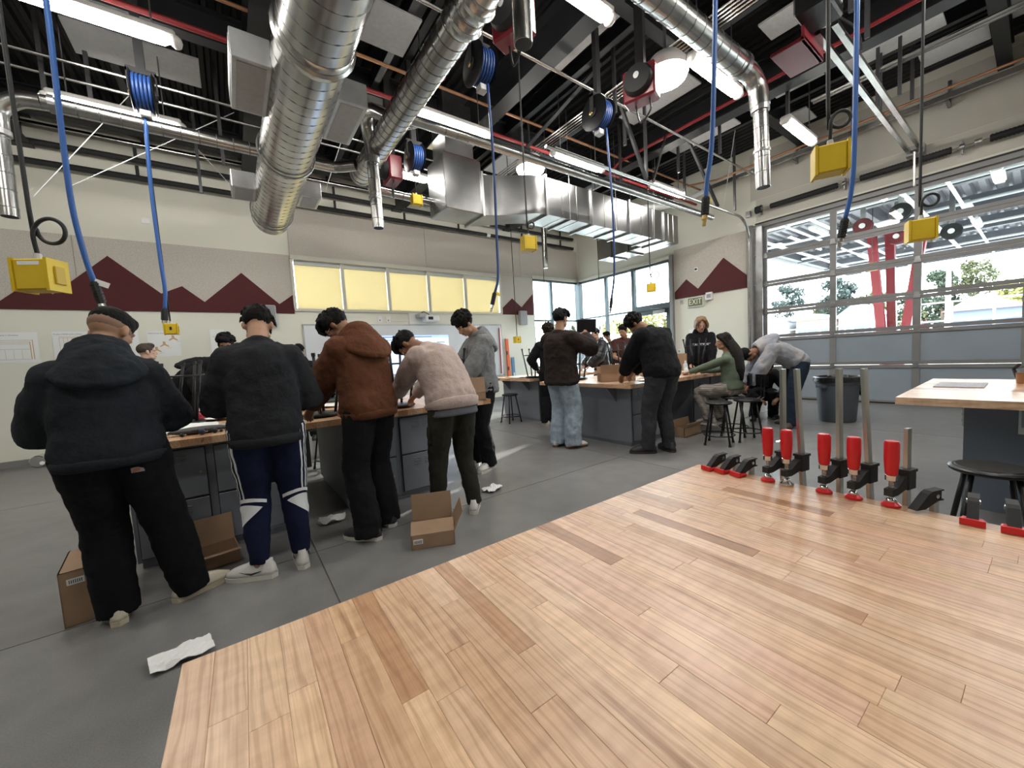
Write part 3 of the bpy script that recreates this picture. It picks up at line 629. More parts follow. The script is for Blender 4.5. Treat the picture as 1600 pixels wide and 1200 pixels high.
MB().tube([(5.38, 2.05, 4.22), (5.38, 2.05, 4.14)], .098, 20).build('collar', GALVD, rd); MB().tube([(5.0, 2.12, 4.58), (5.07, 2.12, 4.58)], .135, 20).build('collar', GALVD, rd); MB().tube([(5.39, 2.04, 3.7), (5.39, 2.04, 3.67)], .09, 20).build('collar', GALVD, rd); MB().cyl((5.40, 2.03, 3.258), (5.40, 2.03, 3.3), .07).build('dark_opening', BLACKM, rd)
nd = thing('duct_drop', 'open ended vertical pipe at top edge right of dust duct', 'pipe'); pipe(nd, [(2.0, 2.36, 4.5), (2.01, 2.38, 3.76)], .072); MB().cyl((2.01, 2.38, 3.758), (2.01, 2.38, 3.78), .064).build('dark_opening', BLACKM, nd)
fd = thing('duct_drop', 'vertical pipe drop behind sheet metal duct', 'pipe'); pipe(fd, [(6.6, 7.4, 4.9), (6.61, 7.4, 3.55)], .06)
MB().tube([(6.6, 7.4, 4.86), (6.4, 7.3, 4.9), (5.4, 6.9, 4.6), (5.2, 6.62, 4.28)], .055, 12).build('connector', GALV, fd, 40)
# ---- rectangular sheet metal duct
SM = mat('sheet_metal', (.33, .33, .33), .28, 1., var=.14, vscale=2.2, bump=.03, bscale=4)
rc = thing('sheet_metal_duct', 'rectangular sheet metal duct with riser and offset bend', 'duct')
MB().bb(3.20, 3.95, 6.05, 6.70, 4.0, 4.93, .012).build('duct_section', SM, rc); MB().bb(3.30, 3.85, 6.12, 6.62, 4.93, 6.04).build('riser', GALVD, rc)
MB().bb(3.24, 3.91, 6.08, 6.67, 4.91, 4.96).bb(3.22, 3.93, 6.06, 6.69, 5.26, 5.30).build('flange', GALV, rc)
def offs(t, a, b): q = t*t*(3-2*t); return a+(b-a)*q
vv = []; ff = []
for k in range(13):
    t = k/12; x = 3.95+1.05*t; y0 = offs(t, 6.05, 5.50); y1 = offs(t, 6.70, 6.10); z1 = offs(t, 4.72, 4.68)
    vv += [(x, y0, 4.0), (x, y1, 4.0), (x, y1, z1), (x, y0, z1)]
for k in range(12):
    for j in range(4): ff.append((k*4+j, k*4+(j+1) % 4, k*4+4+(j+1) % 4, k*4+4+j))
MB().add(vv, ff).build('offset_section', SM, rc, 30)
xx_ = [5.0, 6.24, 7.46, 8.82, 9.45]
for a, b in zip(xx_, xx_[1:]):
    q = MB().bb(a, b, 5.5, 6.1, 4.0, 4.68).build('duct_section', SM, rc)
    for k in range(1, 3):
        x = a+(b-a)*k/3; MB().bb(x-.012, x+.012, 5.492, 5.502, 4.01, 4.67).bb(x-.012, x+.012, 5.5, 6.1, 3.993, 4.002).build('stiffener_bead', GALV, q)
def ring(x, y0, y1, z0, z1, t=.035): return MB().bb(x-.02, x+.02, y0-t, y0, z0-t, z1+t).bb(x-.02, x+.02, y1, y1+t, z0-t, z1+t).bb(x-.02, x+.02, y0, y1, z0-t, z0).bb(x-.02, x+.02, y0, y1, z1, z1+t)
for x in (5.0, 6.24, 7.46, 8.82): ring(x, 5.5, 6.1, 4.0, 4.68).build('flange', GALVD, rc)
ring(3.95, 6.05, 6.70, 4.0, 4.72).build('flange', GALVD, rc)
MB().bb(8.80, 9.45, 6.1, 7.58, 4.0, 4.55).build('branch_section', SM, rc)
for y in (6.55, 7.1): MB().bb(8.77, 9.48, y-.02, y+.02, 3.965, 4.58).build('flange', GALVD, rc)
for x in (5.6, 7.0, 8.4): MB().bb(x-.02, x+.02, 5.46, 6.14, 3.97, 3.995).cyl((x, 5.48, 3.98), (x, 5.48, 6.04), .008, n=6).cyl((x, 6.12, 3.98), (x, 6.12, 6.04), .008, n=6).build('trapeze_hanger', GALVD, rc)
# ---- pipes, conduits and hangers
def runp(nm, lb, cat, pts, r, M, n=10):
    return tag(MB().tube(pts, r, n).build(nm, M, None, 40), lb, cat)
runp('sprinkler_pipe', 'red sprinkler main running overhead across the room', 'pipe', [(-6.9, 5.6, 5.2), (10.55, 5.6, 5.2)], .03, REDP)
runp('sprinkler_pipe', 'red sprinkler pipe running toward garage wall corner', 'pipe', [(7.08, -6.4, 5.4), (7.08, 4.9, 5.4), (6.98, 5.3, 5.35), (6.95, 5.6, 5.2)], .028, REDP)
runp('gas_pipe', 'rusty brown pipe beside red sprinkler main', 'pipe', [(-6.9, 5.32, 5.42), (10.55, 5.32, 5.42)], .022, COPPER)
runp('gas_pipe', 'copper pipe running above garage door wall', 'pipe', [(9.6, -6.4, 5.25), (9.6, 4.6, 5.25), (9.6, 5.3, 5.38)], .022, COPPER)
for k, (y, z, lb) in enumerate(((7.1, 5.3, 'thin grey conduit above left strip light, nearer one'), (7.5, 5.3, 'thin grey conduit above left strip light, farther one'), (4.0, 5.25, 'thin grey conduit crossing behind the dome light'))):
    runp('conduit', lb, 'conduit', [(-6.9, y, z), (10.5, y, z)], .02, GALV, 8)
def bundle(nm, lb, p0, p1, off, n_, r):
    o = thing(nm, lb, 'conduit'); off = V(off)
    for k in range(n_): MB().cyl(V(p0)+off*k, V(p1)+off*k, r, n=8).build('conduit_pipe', GALV, o)
    return o
o = bundle('conduit_rack', 'rack of parallel conduits along garage wall', (10.30, -6.4, 5.36), (10.30, 5.2, 5.36), (.045, 0, .034), 6, .015)
for y in (-3, -1, 1.05, 3.3): MB().bb(10.26, 10.58, y-.02, y+.02, 5.30, 5.335).bb(10.55, 10.6, y-.02, y+.02, 5.30, 5.75).build('strut', GALVD, o)
MB().tube(cat_rom([(10.32, 5.2, 5.4), (10.2, 5.7, 5.3), (9.6, 5.9, 5.1), (8.9, 6.1, 5.0)], 5), .07, 8).build('cable_sweep', WHITE, o)
o = bundle('conduit_rack', 'rack of conduits high along back wall', (-6.9, 9.72, 5.60), (10.4, 9.72, 5.60), (0, .05, .03), 5, .016)
for x in (-3, .6, 4, 7): MB().bb(x-.02, x+.02, 9.66, 10.1, 5.54, 5.57).build('strut', GALVD, o)
bundle('conduit_rack', 'conduit bundle running beside dust duct', (2.28, -5, 5.12), (2.28, 6.9, 5.12), (.07, 0, 0), 4, .014)
bundle('conduit_rack', 'conduit bundle running behind red cord reel', (4.98, -5, 5.3), (4.98, 9.2, 5.3), (.075, 0, .01), 5, .014)
bundle('conduit_rack', 'pair of pale conduits bending down near garage opener rail', (8.35, -5, 5.42), (8.35, 2.4, 5.42), (.09, 0, 0), 2, .026)
for z, lb in ((5.40, 'upper black rail along back wall'), (5.08, 'lower black rail along back wall')):
    o = thing('black_rail', lb, 'rail', (0, 9.93, z)); MB().cyl((-6.9, 0, 0), (10.2, 0, 0), .05, n=10).build('rail', BLACKM, o, 40)
    for x in (-4.5, -1.1, .75, 2.3, 4.0, 5.6, 7.9, 9.6): MB().bb(x-.02, x+.02, -.02, .18, .03, .07).bb(x-.025, x+.025, -.015, .015, .03, .22).build('bracket', BLACKM, o)
    for x in (3.2, 6.6): MB().cyl((x-.06, 0, 0), (x+.06, 0, 0), .06, n=10).build('joint_clamp', WHITE, o)
for x, y, z in ((7.77, 1.68, 4.9), (8.5, 1.57, 4.8), (9.35, 1.34, 5.2), (7.78, 2.56, 4.9), (7.84, 3.68, 5.0), (7.86, 4.53, 5.0), (-.17, 8.85, 4.6), (-1.6, 7.47, 4.9), (-1.2, 7.51, 5.0), (.17, 7.5, 4.6), (6.9, 5.25, 4.9), (8.6, 4.82, 4.7), (-2.2, 6.3, 4.2), (5.05, 3.9, 5.0), (5.8, 4.3, 4.9), (6.3, 4.24, 4.45), (9.7, 4.24, 4.45), (5.75, 1.3, 4.9), (6.4, 1.3, 4.9), (9.9, 2.2, 5.0), (3.6, 6.8, 4.9), (1.2, 6.3, 4.6)):
    MB().bb(x-.022, x+.022, y-.022, y+.022, z, 6.05).build('hanger_strut', mat('dark_strut', (.10, .10, .105), .4, .6), ce)
for a, b in (((-1.95, 8.0, 3.9), (-.55, 8, 6.04)), ((-1.6, 8.0, 4.1), (.4, 8.0, 5.7)), ((.6, 9.5, 4.7), (-.2, 9.3, 5.6)), ((9.9, 4.6, 4.6), (9.0, 3.9, 5.9)), ((1.5, 7.0, 4.3), (2.1, 6.6, 6.0)), ((2.2, 7.0, 4.4), (2.5, 6.5, 6.0))):
    MB().cyl(a, b, .006, n=5).build('brace_cable', PW, ce)
for a, b in (((6.3, 4.24, 4.40), (5.55, 4.24, 5.62)), ((8.9, 4.24, 4.40), (7.6, 4.24, 5.62)), ((4.1, 4.9, 4.7), (5.0, 4.1, 5.8))):
    MB().tube([a, b], .035, 4).build('diagonal_brace', mat('charcoal_beam', (0, 0, 0)), ce)
MB().tube([(6.5, 4.24, 4.42), (7.1, 4.26, 5.6)], .025, 4).build('diagonal_brace', GALV, ce)
# ---- garage opener
go = thing('garage_opener', 'garage door opener motor with twin steel rail', 'opener', (0, 1.44, 4.70))
MB().bb(4.95, 5.4, -.16, .14, -.02, .26, .02).build('motor_box', BLACK, go); MB().cyl((5.40, -.02, .14), (5.48, -.02, .14), .12, n=18).build('pulley', STEEL, go)
MB().bb(5.05, 5.3, -.175, -.155, .06, .17).build('rating_plate', PLIGHT, go)
MB().bb(5.15, 5.75, .10, .42, -.16, -.12, .008).bb(5.15, 5.75, .10, .13, -.16, .1).build('red_cover', REDD, go)
for y in (-.075, .075):
    MB().bb(5.45, 10.45, y-.028, y+.028, -.02, .03).build('rail', GALV, go)
MB().bb(10.40, 10.58, -.12, .12, -.06, .10).build('wall_bracket', GALVD, go); MB().cyl((10.35, 0, -.02), (10.4, 0, -.62), .018, n=8).build('door_arm', STEEL, go)
for x in (5.1, 8.3): MB().bb(x-.02, x+.02, -.14, -.10, .2, 1.34).bb(x-.02, x+.02, .1, .14, .0, 1.34).build('hanger', mat('dark_strut', (0, 0, 0)), go)
MB().tube(cat_rom([(5.45, -.1, .05), (5.6, -.22, -.1), (5.85, -.2, -.2), (5.7, -.1, .0)], 5), .012, 6).build('cable', RUB, go)
# ---- reels, hoses and hanging outlet boxes
def hose_reel(x, y, z, lb, M):
    o = thing('hose_reel', lb, 'hose reel', (x, y, z)); ax = Matrix.Rotation(PI/2, 3, 'Y')
    for s_ in (-1, 1): MB().lathe([(.03, .095*s_-.006), (.205, .095*s_-.006), (.22, .095*s_), (.205, .095*s_+.006), (.03, .095*s_+.006)], 26, ax=ax).build('side_disc', BLACK, o, 30)
    for k in range(4):
        for q in range(5):
            MB().tube([((q-2)*.034, (.12+.018*k)*math.cos(a), (.12+.018*k)*math.sin(a)) for a in [2*PI*t/22 for t in range(22)]], .0155, 6, closed=True).build('hose_coil', M, o, 0) if k == 3 or q in (0, 4) else None
    MB().cyl((-.12, 0, 0), (.12, 0, 0), .06, n=14).build('hub', BLACKM, o); MB().bb(-.13, .13, -.03, .03, .2, .26).bb(-.13, -.115, -.03, .03, 0, .24).bb(.115, .13, -.03, .03, 0, .24).bb(-.04, .04, -.03, .03, .26, 6.05-z).build('mount', BLACKM, o)
    MB().bb(-.05, .05, -.06, .04, -.27, -.20, .008).build('hose_guide', mat('grey_guide', (.45, .45, .45), .5), o); MB().ell((-.125, .02, 0), (.01, .03, .03)).build('brass_fitting', BRASS, o)
    return o
hose_reel(2.51, 3.73, 4.6, 'blue hose reel hanging left of centre beside dust duct', BLUED); hose_reel(4.33, 3.63, 4.6, 'blue hose reel hanging below the dome light', BLUED)
hose_reel(-.54, 6.1, 4.62, 'blue hose reel seen edge on above left branch pipe', BLUED); hose_reel(2.62, 5.9, 4.6, 'blue hose reel beside sheet metal riser', BLUED)
hose_reel(-.74, 3.6, 4.62, 'blue hose reel above picture edge at far left', BLUE); hose_reel(3.22, 1.45, 4.62, 'blue hose reel above top edge near spiral drop', BLUED); hose_reel(3.9, .8, 4.62, 'blue hose reel above top right edge', BLUED)
def cord_reel(x, y, z, lb, ax_=0):
    o = thing('cord_reel', lb, 'cord reel', (x, y, z), ax_); ax = Matrix.Rotation(PI/2, 3, 'Y')
    MB().bb(-.09, .13, -.19, .19, -.2, .17, .02).build('housing', REDD, o); MB().lathe([(.03, -.17), (.15, -.16), (.17, -.12), (.17, -.08), (.06, -.07)], 22, ax=ax).build('spool', BLACKM, o, 30)
    MB().ell((-.165, 0, .02), (.008, .04, .045)).build('badge', WHITE, o); MB().bb(-.03, .07, -.05, .05, .16, 6.05-z).build('mount', BLACKM, o)
    MB().tube(cat_rom([(0, -.1, -.2), (-.05, -.12, -.36), (.02, .02, -.42), (.05, .08, -.2)], 5), .011, 6).build('cord_loop', RUB, o)
cord_reel(2.45, 3.05, 4.62, 'dark red cord reel at top edge beside dust duct', .3); cord_reel(4.25, 2.9, 4.55, 'red cord reel left of round dome light', .3); cord_reel(2.35, 6.25, 4.5, 'red cord reel half hidden behind left drop pipe')
def hose(pts, r, M, lb, brass=False, tagc=None):
    o = thing('air_hose', lb, 'hose'); P = cat_rom(pts, 6); MB().tube(P, r, 8).build('hose', M, o, 0)
    e = V(pts[-1]); d = (e-V(pts[-2])).normalized()
    b = MB()
    for k in range(7): b.tube([e+d*(.018*k), e+d*(.018*k+.012)], r*1.75, 8)
    b.tube([e-d*.01, e+d*.13], r*1.45, 8); b.build('strain_spring', RUB, o)
    MB().tube([e+d*.12, e+d*.16, e+d*.17, e+d*.21], [r*1.2, r*1.3, r*.9, r*.8], 8).build('coupler', BRASS if brass else CHROME, o)
    if tagc: MB().box(e+d*.0+V((.035, -.01, 0)), (.07, .004, .035), Matrix.Rotation(.4, 3, 'Y')).build('paper_tag', tagc, o)
hose([(-.715, 3.6, 4.4), (-.715, 3.61, 3.71), (-.725, 3.61, 2.97), (-.725, 3.61, 2.51), (-.70, 3.61, 2.2), (-.672, 3.61, 2.02)], .015, BLUE, 'blue air hose curving down at far left past maroon mural', tagc=WHITE)
hose([(-.55, 6.1, 4.4), (-.575, 6.1, 3.6), (-.57, 6.1, 2.8), (-.562, 6.1, 2.4), (-.585, 6.1, 2.18)], .02, BLUE, 'blue air hose hanging below edge on reel at left')
hose([(2.55, 3.66, 4.4), (2.565, 3.66, 3.59), (2.555, 3.67, 2.7), (2.54, 3.67, 2.3), (2.50, 3.70, 2.12)], .015, BLUED, 'dark blue air hose hanging in front of yellow shades', tagc=YEL)
hose([(4.38, 3.54, 4.4), (4.41, 3.51, 3.39), (4.41, 3.52, 2.5), (4.38, 3.56, 2.12)], .014, BLUED, 'dark blue air hose hanging in front of corner windows')
hose([(3.2, 1.5, 4.4), (3.19, 1.55, 3.08), (3.17, 1.59, 2.70), (3.165, 1.60, 2.56)], .018, BLUE, 'blue air hose with brass end hanging near exit wall', True, YEL)
hose([(3.88, .84, 4.4), (3.87, .85, 2.9), (3.865, .865, 2.5), (3.855, .90, 2.28)], .016, BLUE, 'blue air hose hanging in front of garage door', False, YEL)
def outlet(x, y, z, s_, lb, rz=0, top=6.06, loop=0, mark=False, cord=None):
    o = thing('outlet_box', lb, 'outlet box', (x, y, z), rz)
    MB().bb(-.075*s_, .075*s_, -.06*s_, .06*s_, -.085*s_, .085*s_, .008).build('box', YEL, o)
    MB().bb(-.088*s_, -.073*s_, -.065*s_, .065*s_, -.09*s_, .09*s_).build('cover_plate', YEL, o); MB().bb(.073*s_, .088*s_, -.065*s_, .065*s_, -.09*s_, .09*s_).build('cover_plate', YEL, o)
    MB().bb(.086*s_, .098*s_, -.03*s_, .03*s_, -.05*s_, .05*s_, .004).build('flip_lid', mat('yellow_lid', (.50, .33, .01), .5), o)
    MB().cyl((0, 0, .085*s_), (0, 0, .125*s_), .022*s_, .016*s_, 10).build('cord_grip', mat('grey_guide', (0, 0, 0)), o)
    if mark: MB().bb(-.05*s_, .05*s_, -.0615*s_, -.06*s_, .05*s_, .07*s_).build('label_strip', WHITE, o)
    elif z < 2.1: MB().bb(-.015*s_, .015*s_, -.0625*s_, -.06*s_, -.02*s_, .03*s_).build('mark', BLACKM, o)
    z0 = .12*s_; pts = [(0, 0, z0)]
    if loop:
        for k in range(0, 13): a = 2*PI*k/12; pts.append((.0+loop*(1-math.cos(a))*.9, .012*(k-6)/6, z0+.1*s_+.55*loop*0+loop*math.sin(a)*1.0+loop*.7*k/12))
        pts.append((-.01, 0, z0+.1*s_+loop*1.9))
    pts += [(-.01, 0, (z0+top-z)/2), (0, 0, top-z)]
    MB().tube(cat_rom(pts, 4), .010*s_ if not loop else .011, 7).build('cord', RUB, o, 0)
outlet(-.87, 3.5, 2.03, 1.05, 'yellow outlet box with looped cord at far left', -.45, 6.06, .085, True)
outlet(3.19, .82, 2.52, 1.0, 'large yellow outlet box hanging at upper right', -1.1, 6.06, .055)
outlet(5.1, .66, 2.31, 1.05, 'yellow outlet box hanging before garage door mullion', -1.2, 6.06, .06)
outlet(3.21, 3.9, 2.82, 1., 'yellow outlet box hanging below sheet metal duct', -.2, 6.06, .05)
outlet(7.1, 4.75, 2.63, 1., 'pale yellow outlet box with looped cord before exit door', -.9, 6.06, .09)
outlet(-.55, 6.1, 1.95, .75, 'small yellow outlet box hanging over poster at left')
outlet(2.6, 5.9, 3.95, .9, 'yellow outlet box high beside riser'); outlet(5.2, 6.9, 1.75, .8, 'small yellow outlet box hanging by orange level')
for x, y, z, lb in ((7.3, 6.3, 2.1, 'thin black cord hanging before corner window'), (5.9, 6.7, 2.05, 'thin black cord hanging before back speaker')):
    o = thing('drop_cord', lb, 'cord', (x, y, z)); MB().tube([(0, 0, 0), (.01, 0, .4), (0, 0, 6.06-z)], .008, 6).build('cord', RUB, o); MB().tube([(-.03, 0, -.2), (0, 0, 0)], .013, 6).build('plug', RUB, o)
# ================================================================ WORKTOPS AND LOCKERS
PAL = [((.70, .465, .30), 6), ((.74, .51, .34), 6), ((.63, .40, .25), 4), ((.70, .445, .305), 5), ((.54, .31, .175), 2), ((.40, .20, .10), 1.5), ((.67, .435, .28), 5), ((.48, .28, .165), 2)]
PALW = [c for c, k in PAL for _ in range(int(2*k))]
def worktop(nm, lb, x0, x1, y0, y1, zt, sw, lens, seed, th=.048, along='y', rz=0, origin=(0, 0)):
    rn = random.Random(seed); o = thing(nm, lb, 'worktop', (*origin, 0), rz); x = x0; k = 0
    A0, A1, B0, B1 = (x0, x1, y0, y1) if along == 'y' else (y0, y1, x0, x1)
    n = max(1, round((A1-A0)/sw)); edges = [A0+(A1-A0)*(i+(rn.uniform(-.12, .12) if 0 < i < n else 0))/n for i in range(n+1)]
    for i in range(n):
        b = B1; first = True
        while b > B0+.01:
            L_ = rn.uniform(*lens)*(rn.uniform(.3, 1) if first else 1); first = False
            e = max(B0, b-L_)
            if e-B0 < .15: e = B0
            a0, a1 = edges[i]+.0001, edges[i+1]-.0001; dz = rn.uniform(-.0002, .0002)
            if along == 'y': q = MB().bb(a0, a1, e+.0001, b-.0001, zt-th, zt+dz, .0005)
            else: q = MB().bb(e+.0001, b-.0001, a0, a1, zt-th, zt+dz, .0005)
            q = q.build('board', WOOD, o); c = rn.choice(PALW); v_ = rn.uniform(.86, 1.0)
            q.color = (c[0]*v_, c[1]*v_, c[2]*v_*rn.uniform(.95, 1.03), 1); b = e
    return o
ZT_A = .92
worktop('worktop', 'large maple butcher block worktop filling the foreground', 0, 1.60, -2.2, 0, ZT_A, .0445, (.16, .55), 11, .045, 'y', math.radians(-1.0), (-.112, .828))
worktop('worktop', 'maple worktop crowded by five students on the left', -.72, 2.37, 3.72, 5.52, .92, .09, (.9, 1.8), 12, .055)
worktop('worktop', 'maple worktop with open cardboard box between corner windows and camera', 4.28, 7.6, 3.22, 5.10, .92, .10, (.9, 1.9), 13, .055)
worktop('worktop', 'far maple worktop near orange level and back wall', 4.76, 7.9, 5.98, 7.42, .92, .12, (.8, 1.6), 14, .055)
worktop('worktop', 'maple worktop reflecting window light at right edge', 4.04, 5.78, -2.3, .64, .92, .085, (.6, 1.4), 15, .055)
def lockers(nm, lb, x0, x1, y0, y1, cols, z1=.862, rows=2, back=True):
    """steel locker unit, doors on the face at y0 (toward the camera)"""
    o = thing(nm, lb, 'cabinet', ((x0+x1)/2, y0, 0)); w_ = x1-x0; d = y1-y0
    MB().bb(-w_/2, w_/2, .004, d, 0.05, z1).bb(-w_/2+.02, w_/2-.02, .03, d-.02, 0, .05).build('body', GREYP, o)
    cw = w_/cols; ch = (z1-.09)/rows
    for c in range(cols):
        for r in range(rows):
            a0, a1 = -w_/2+c*cw+.03, -w_/2+(c+1)*cw-.03; b0, b1 = .07+r*ch+.008, .07+(r+1)*ch-.008
            dr = MB().bb(a0, a1, -.016, .002, b0, b1, .003).build('door', GREYP, o); MB().bb(a0-.006, a1+.006, -.001, .006, b0-.006, b1+.006).build('gap_shade_plate', RUB, dr)  # dark plate behind each door paints the shadow of the gap around it
            for col_ in (-.06, .06):
                v_ = MB()
                for k in range(4): v_.box(((a0+a1)/2+col_, -.017, b1-.05-.018*k), (.07, .008, .008), Matrix.Rotation(.5, 3, 'X'))
                v_.build('louvres', GREYP, dr)
            MB().cyl((a1-.035, -.022, (b0+b1)/2), (a1-.035, -.012, (b0+b1)/2), .009, n=10).build('lock', GALVD, dr)
    return o
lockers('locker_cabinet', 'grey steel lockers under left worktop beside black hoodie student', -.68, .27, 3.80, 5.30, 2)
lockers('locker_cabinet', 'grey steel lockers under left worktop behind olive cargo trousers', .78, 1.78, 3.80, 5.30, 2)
def side_panel(o, x, y0, y1, z1, sgn, ys_):
    for y in ys_:
        MB().prism([(0, 0), (0, -.22), (-.02, -.22), (-.2, -.02), (-.2, 0)], .03, (x, y, z1), (V((-sgn if sgn < 0 else 1, 0, 0)) if False else V((1, 0, 0)), V((0, 0, 1)), V((0, 1, 0)))).build('bracket', GREYP, o)
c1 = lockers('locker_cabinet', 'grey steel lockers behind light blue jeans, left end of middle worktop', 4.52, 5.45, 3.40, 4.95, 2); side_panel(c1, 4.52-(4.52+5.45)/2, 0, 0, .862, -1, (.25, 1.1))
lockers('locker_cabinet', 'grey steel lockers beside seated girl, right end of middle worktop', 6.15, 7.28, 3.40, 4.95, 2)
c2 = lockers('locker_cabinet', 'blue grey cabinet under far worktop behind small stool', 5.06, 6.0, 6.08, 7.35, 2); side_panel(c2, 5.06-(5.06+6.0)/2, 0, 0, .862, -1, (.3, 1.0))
o = thing('base_cabinet', 'blue grey cabinet under right edge worktop with bracket', 'cabinet', (5.15, -1.0, 0))
MB().bb(-.55, .5, -1.0, 1.34, 0, .865).build('body', GREYB, o)
MB().bb(-.58, -.55, 1.04, 1.08, .62, .865).bb(-.8, -.55, 1.04, 1.08, .845, .865).build('bracket', ZINC, o); MB().prism([(0, 0), (-.22, .2), (-.2, .21), (.02, .02)], .012, (-.56, 1.054, .65), (V((1, 0, 0)), V((0, 0, 1)), V((0, 1, 0)))).build('bracket_web', ZINC, o)
MB().bb(-.40, -.30, 1.335, 1.36, .62, .865).bb(-.40, -.30, 1.335, 1.55, .845, .865).build('bracket', ZINC, o)
for k in range(3): MB().cyl((-.35, 1.36, .66+.05*k), (-.35, 1.366, .66+.05*k), .008, n=8).build('bolt', CHROME, o)
o = thing('base_cabinet', 'grey cabinet hidden under the foreground worktop', 'cabinet', (.7, -.6, 0)); MB().bb(-.4, .4, -.9, .8, 0, .87).build('body', GREYP, o); MB().bb(-.41, -.4, -.8, .7, .1, .85).build('side_panel', GREYP, o)
# ================================================================ STOOLS
def make_stool(lb, loc, h=.60, back=False, nm='stool'):
    o = thing(nm, lb, 'stool', loc)
    MB().lathe([(.05, h-.032), (.158, h-.032), (.168, h-.024), (.17, h-.012), (.162, h-.004), (.145, h-.002), (.14, h+.004), (.06, h+.006)], 26).build('seat', BLACK, o, 40)
    for k in range(4):
        a = PI/4+k*PI/2; c_, s_ = math.cos(a), math.sin(a)
        lg = MB().tube([(.12*c_, .12*s_, h-.03), (.215*c_, .215*s_, .015)], .0135, 8).build('leg', BLACK, o, 0); MB().cyl((.213*c_, .213*s_, .03), (.217*c_, .217*s_, 0), .018, n=8).build('rubber_foot', RUB, lg)
    r_ = .12+.095*(h-.03-.14)/(h-.045)
    MB().tube([(r_*math.cos(a), r_*math.sin(a), .14) for a in [2*PI*k/28 for k in range(28)]], .009, 6, closed=True).build('foot_ring', BLACK, o, 0)
    if back:
        for s_ in (-.05, .05): MB().tube([(s_, -.12, h-.03), (s_, -.20, h+.02), (s_, -.215, h+.28)], .015, 6, ell=((1, 0, 0), 1, .5)).build('back_post', BLACK, o)
        MB().grid(lambda u, v: V(((u-.5)*.36, -.20-.05*(1-(2*u-1)**2)+.0, h+.17+v*.16)), 8, 1).grid(lambda u, v: V(((u-.5)*.36, -.188-.05*(1-(2*u-1)**2), h+.17+v*.16)), 8, 1).build('backrest', BLACK, o)
    return o
st = make_stool('black round stool standing before far worktop', (4.66, 6.55, 0), .6)
S = lambda x, y, lb, rz=0, g=None: dup(st, (x, y, 0), rz, label=lb)
US = lambda x, y, lb, rz=0, z=.921+.607: dup(st, (x, y, z), rot=(PI, 0, rz), label=lb)
S(5.42, 2.62, 'black round stool nearest camera beside seated girl', .3)
S(3.50, .15, 'black round stool in front of right edge cabinet', .2)
S(.98, 5.75, 'black stool seen under left worktop between two students', .3)
U_ = [US(-.42, 4.75, 'upturned black stool on left worktop beside black hoodie', .2), US(-.62, 5.2, 'upturned black stool behind another one, left worktop', .7), US(.66, 4.08, 'upturned black stool beside brown hoodie elbow', .5), US(1.40, 4.02, 'upturned black stool between brown hoodie and pink sweatshirt', .2),
      US(2.14, 4.28, 'upturned black stool before grey hoodie student', .1), US(4.82, 4.72, 'upturned black stool before brown jacket, middle worktop', .3), US(5.35, 4.2, 'upturned black stool behind open box, middle worktop', .1), US(5.95, 4.75, 'upturned black stool before maroon shirt student', .5),
      US(5.98, 4.25, 'upturned black stool beside black jacket head', .9), US(6.55, 4.2, 'upturned black stool before blond student, left one', .3), US(7.28, 3.95, 'upturned black stool before blond student, right one', .1), US(4.98, 6.12, 'upturned black stool on far worktop beside dark hoodie', .4)]
bs = make_stool('black stool with backrest under seated girl', (6.08, 2.72, 0), .60, True, 'stool_with_backrest'); bs.rotation_euler = (0, 0, .35)
b2 = dup(bs, (5.86, 2.44, 0), .75, label='empty black stool with backrest in front of seated girl')
# ================================================================ CLAMPS
def clamp(x, y, lb, ztop, tilt=0, redpad=True):
    o = thing('bar_clamp', lb, 'clamp', (x, y, ZT_A+.001), -.25)
    MB().lathe([(.010, .0), (.021, .0), (.021, .006), (.013, .013)], 16).build('pad', RED if redpad else CHROME, o, 40)
    MB().ell((0, 0, .016), (.012, .012, .009)).build('swivel', CHROME, o, 0)
    MB().tube([(0, 0, .01+.004*k) for k in range(18)], [.0065 if k % 2 else .0052 for k in range(18)], 8).build('screw', STEEL, o)
    MB().lathe([(.011, .072), (.0135, .074), (.0135, .088), (.011, .09)], 14).build('ferrule', CHROME, o, 40)
    MB().lathe([(.010, .086), (.0135, .092), (.0150, .112), (.0165, .135), (.0165, .178), (.014, .184), (.006, .185)], 18).build('handle', RED, o, 50)
    MB().prism([(-.014, .030), (.012, .030), (.060, .042), (.060, .078), (.045, .074), (.012, .052), (-.014, .050)], .020, (0, -.010, 0)).bb(.058, .098, -.013, .013, .036, .090, .002).bb(.056, .1, -.015, .015, .086, .094).build('sliding_arm', BLACKM, o)
    b = MB(); R_ = Matrix.Rotation(tilt, 3, 'X'); L_ = ztop-ZT_A+.30
    b.box(V((.079, 0, -.30+L_/2))+V((0, -math.sin(tilt)*(L_/2-.35), 0)), (.020, .010, L_), R_); b.build('bar', STEEL, o)
    MB().bb(-.02, .09, -.01, .01, -.30, -.27).build('lower_jaw', BLACKM, o)
cx = 1.452
for y, zt, lb, tl, rp in ((.54, 1.30, 'red handled bar clamp farthest left on worktop edge', 0, True), (.485, 1.30, 'red handled bar clamp without red pad, second from left', -.05, False), (.385, 1.30, 'red handled bar clamp, middle of the five', -.01, True), (.315, 1.30, 'red handled bar clamp, second from right', -.05, True), (.235, 1.13, 'red handled bar clamp with short bar at right', 0, True)):
    clamp(cx, y, lb, zt, tl, rp)
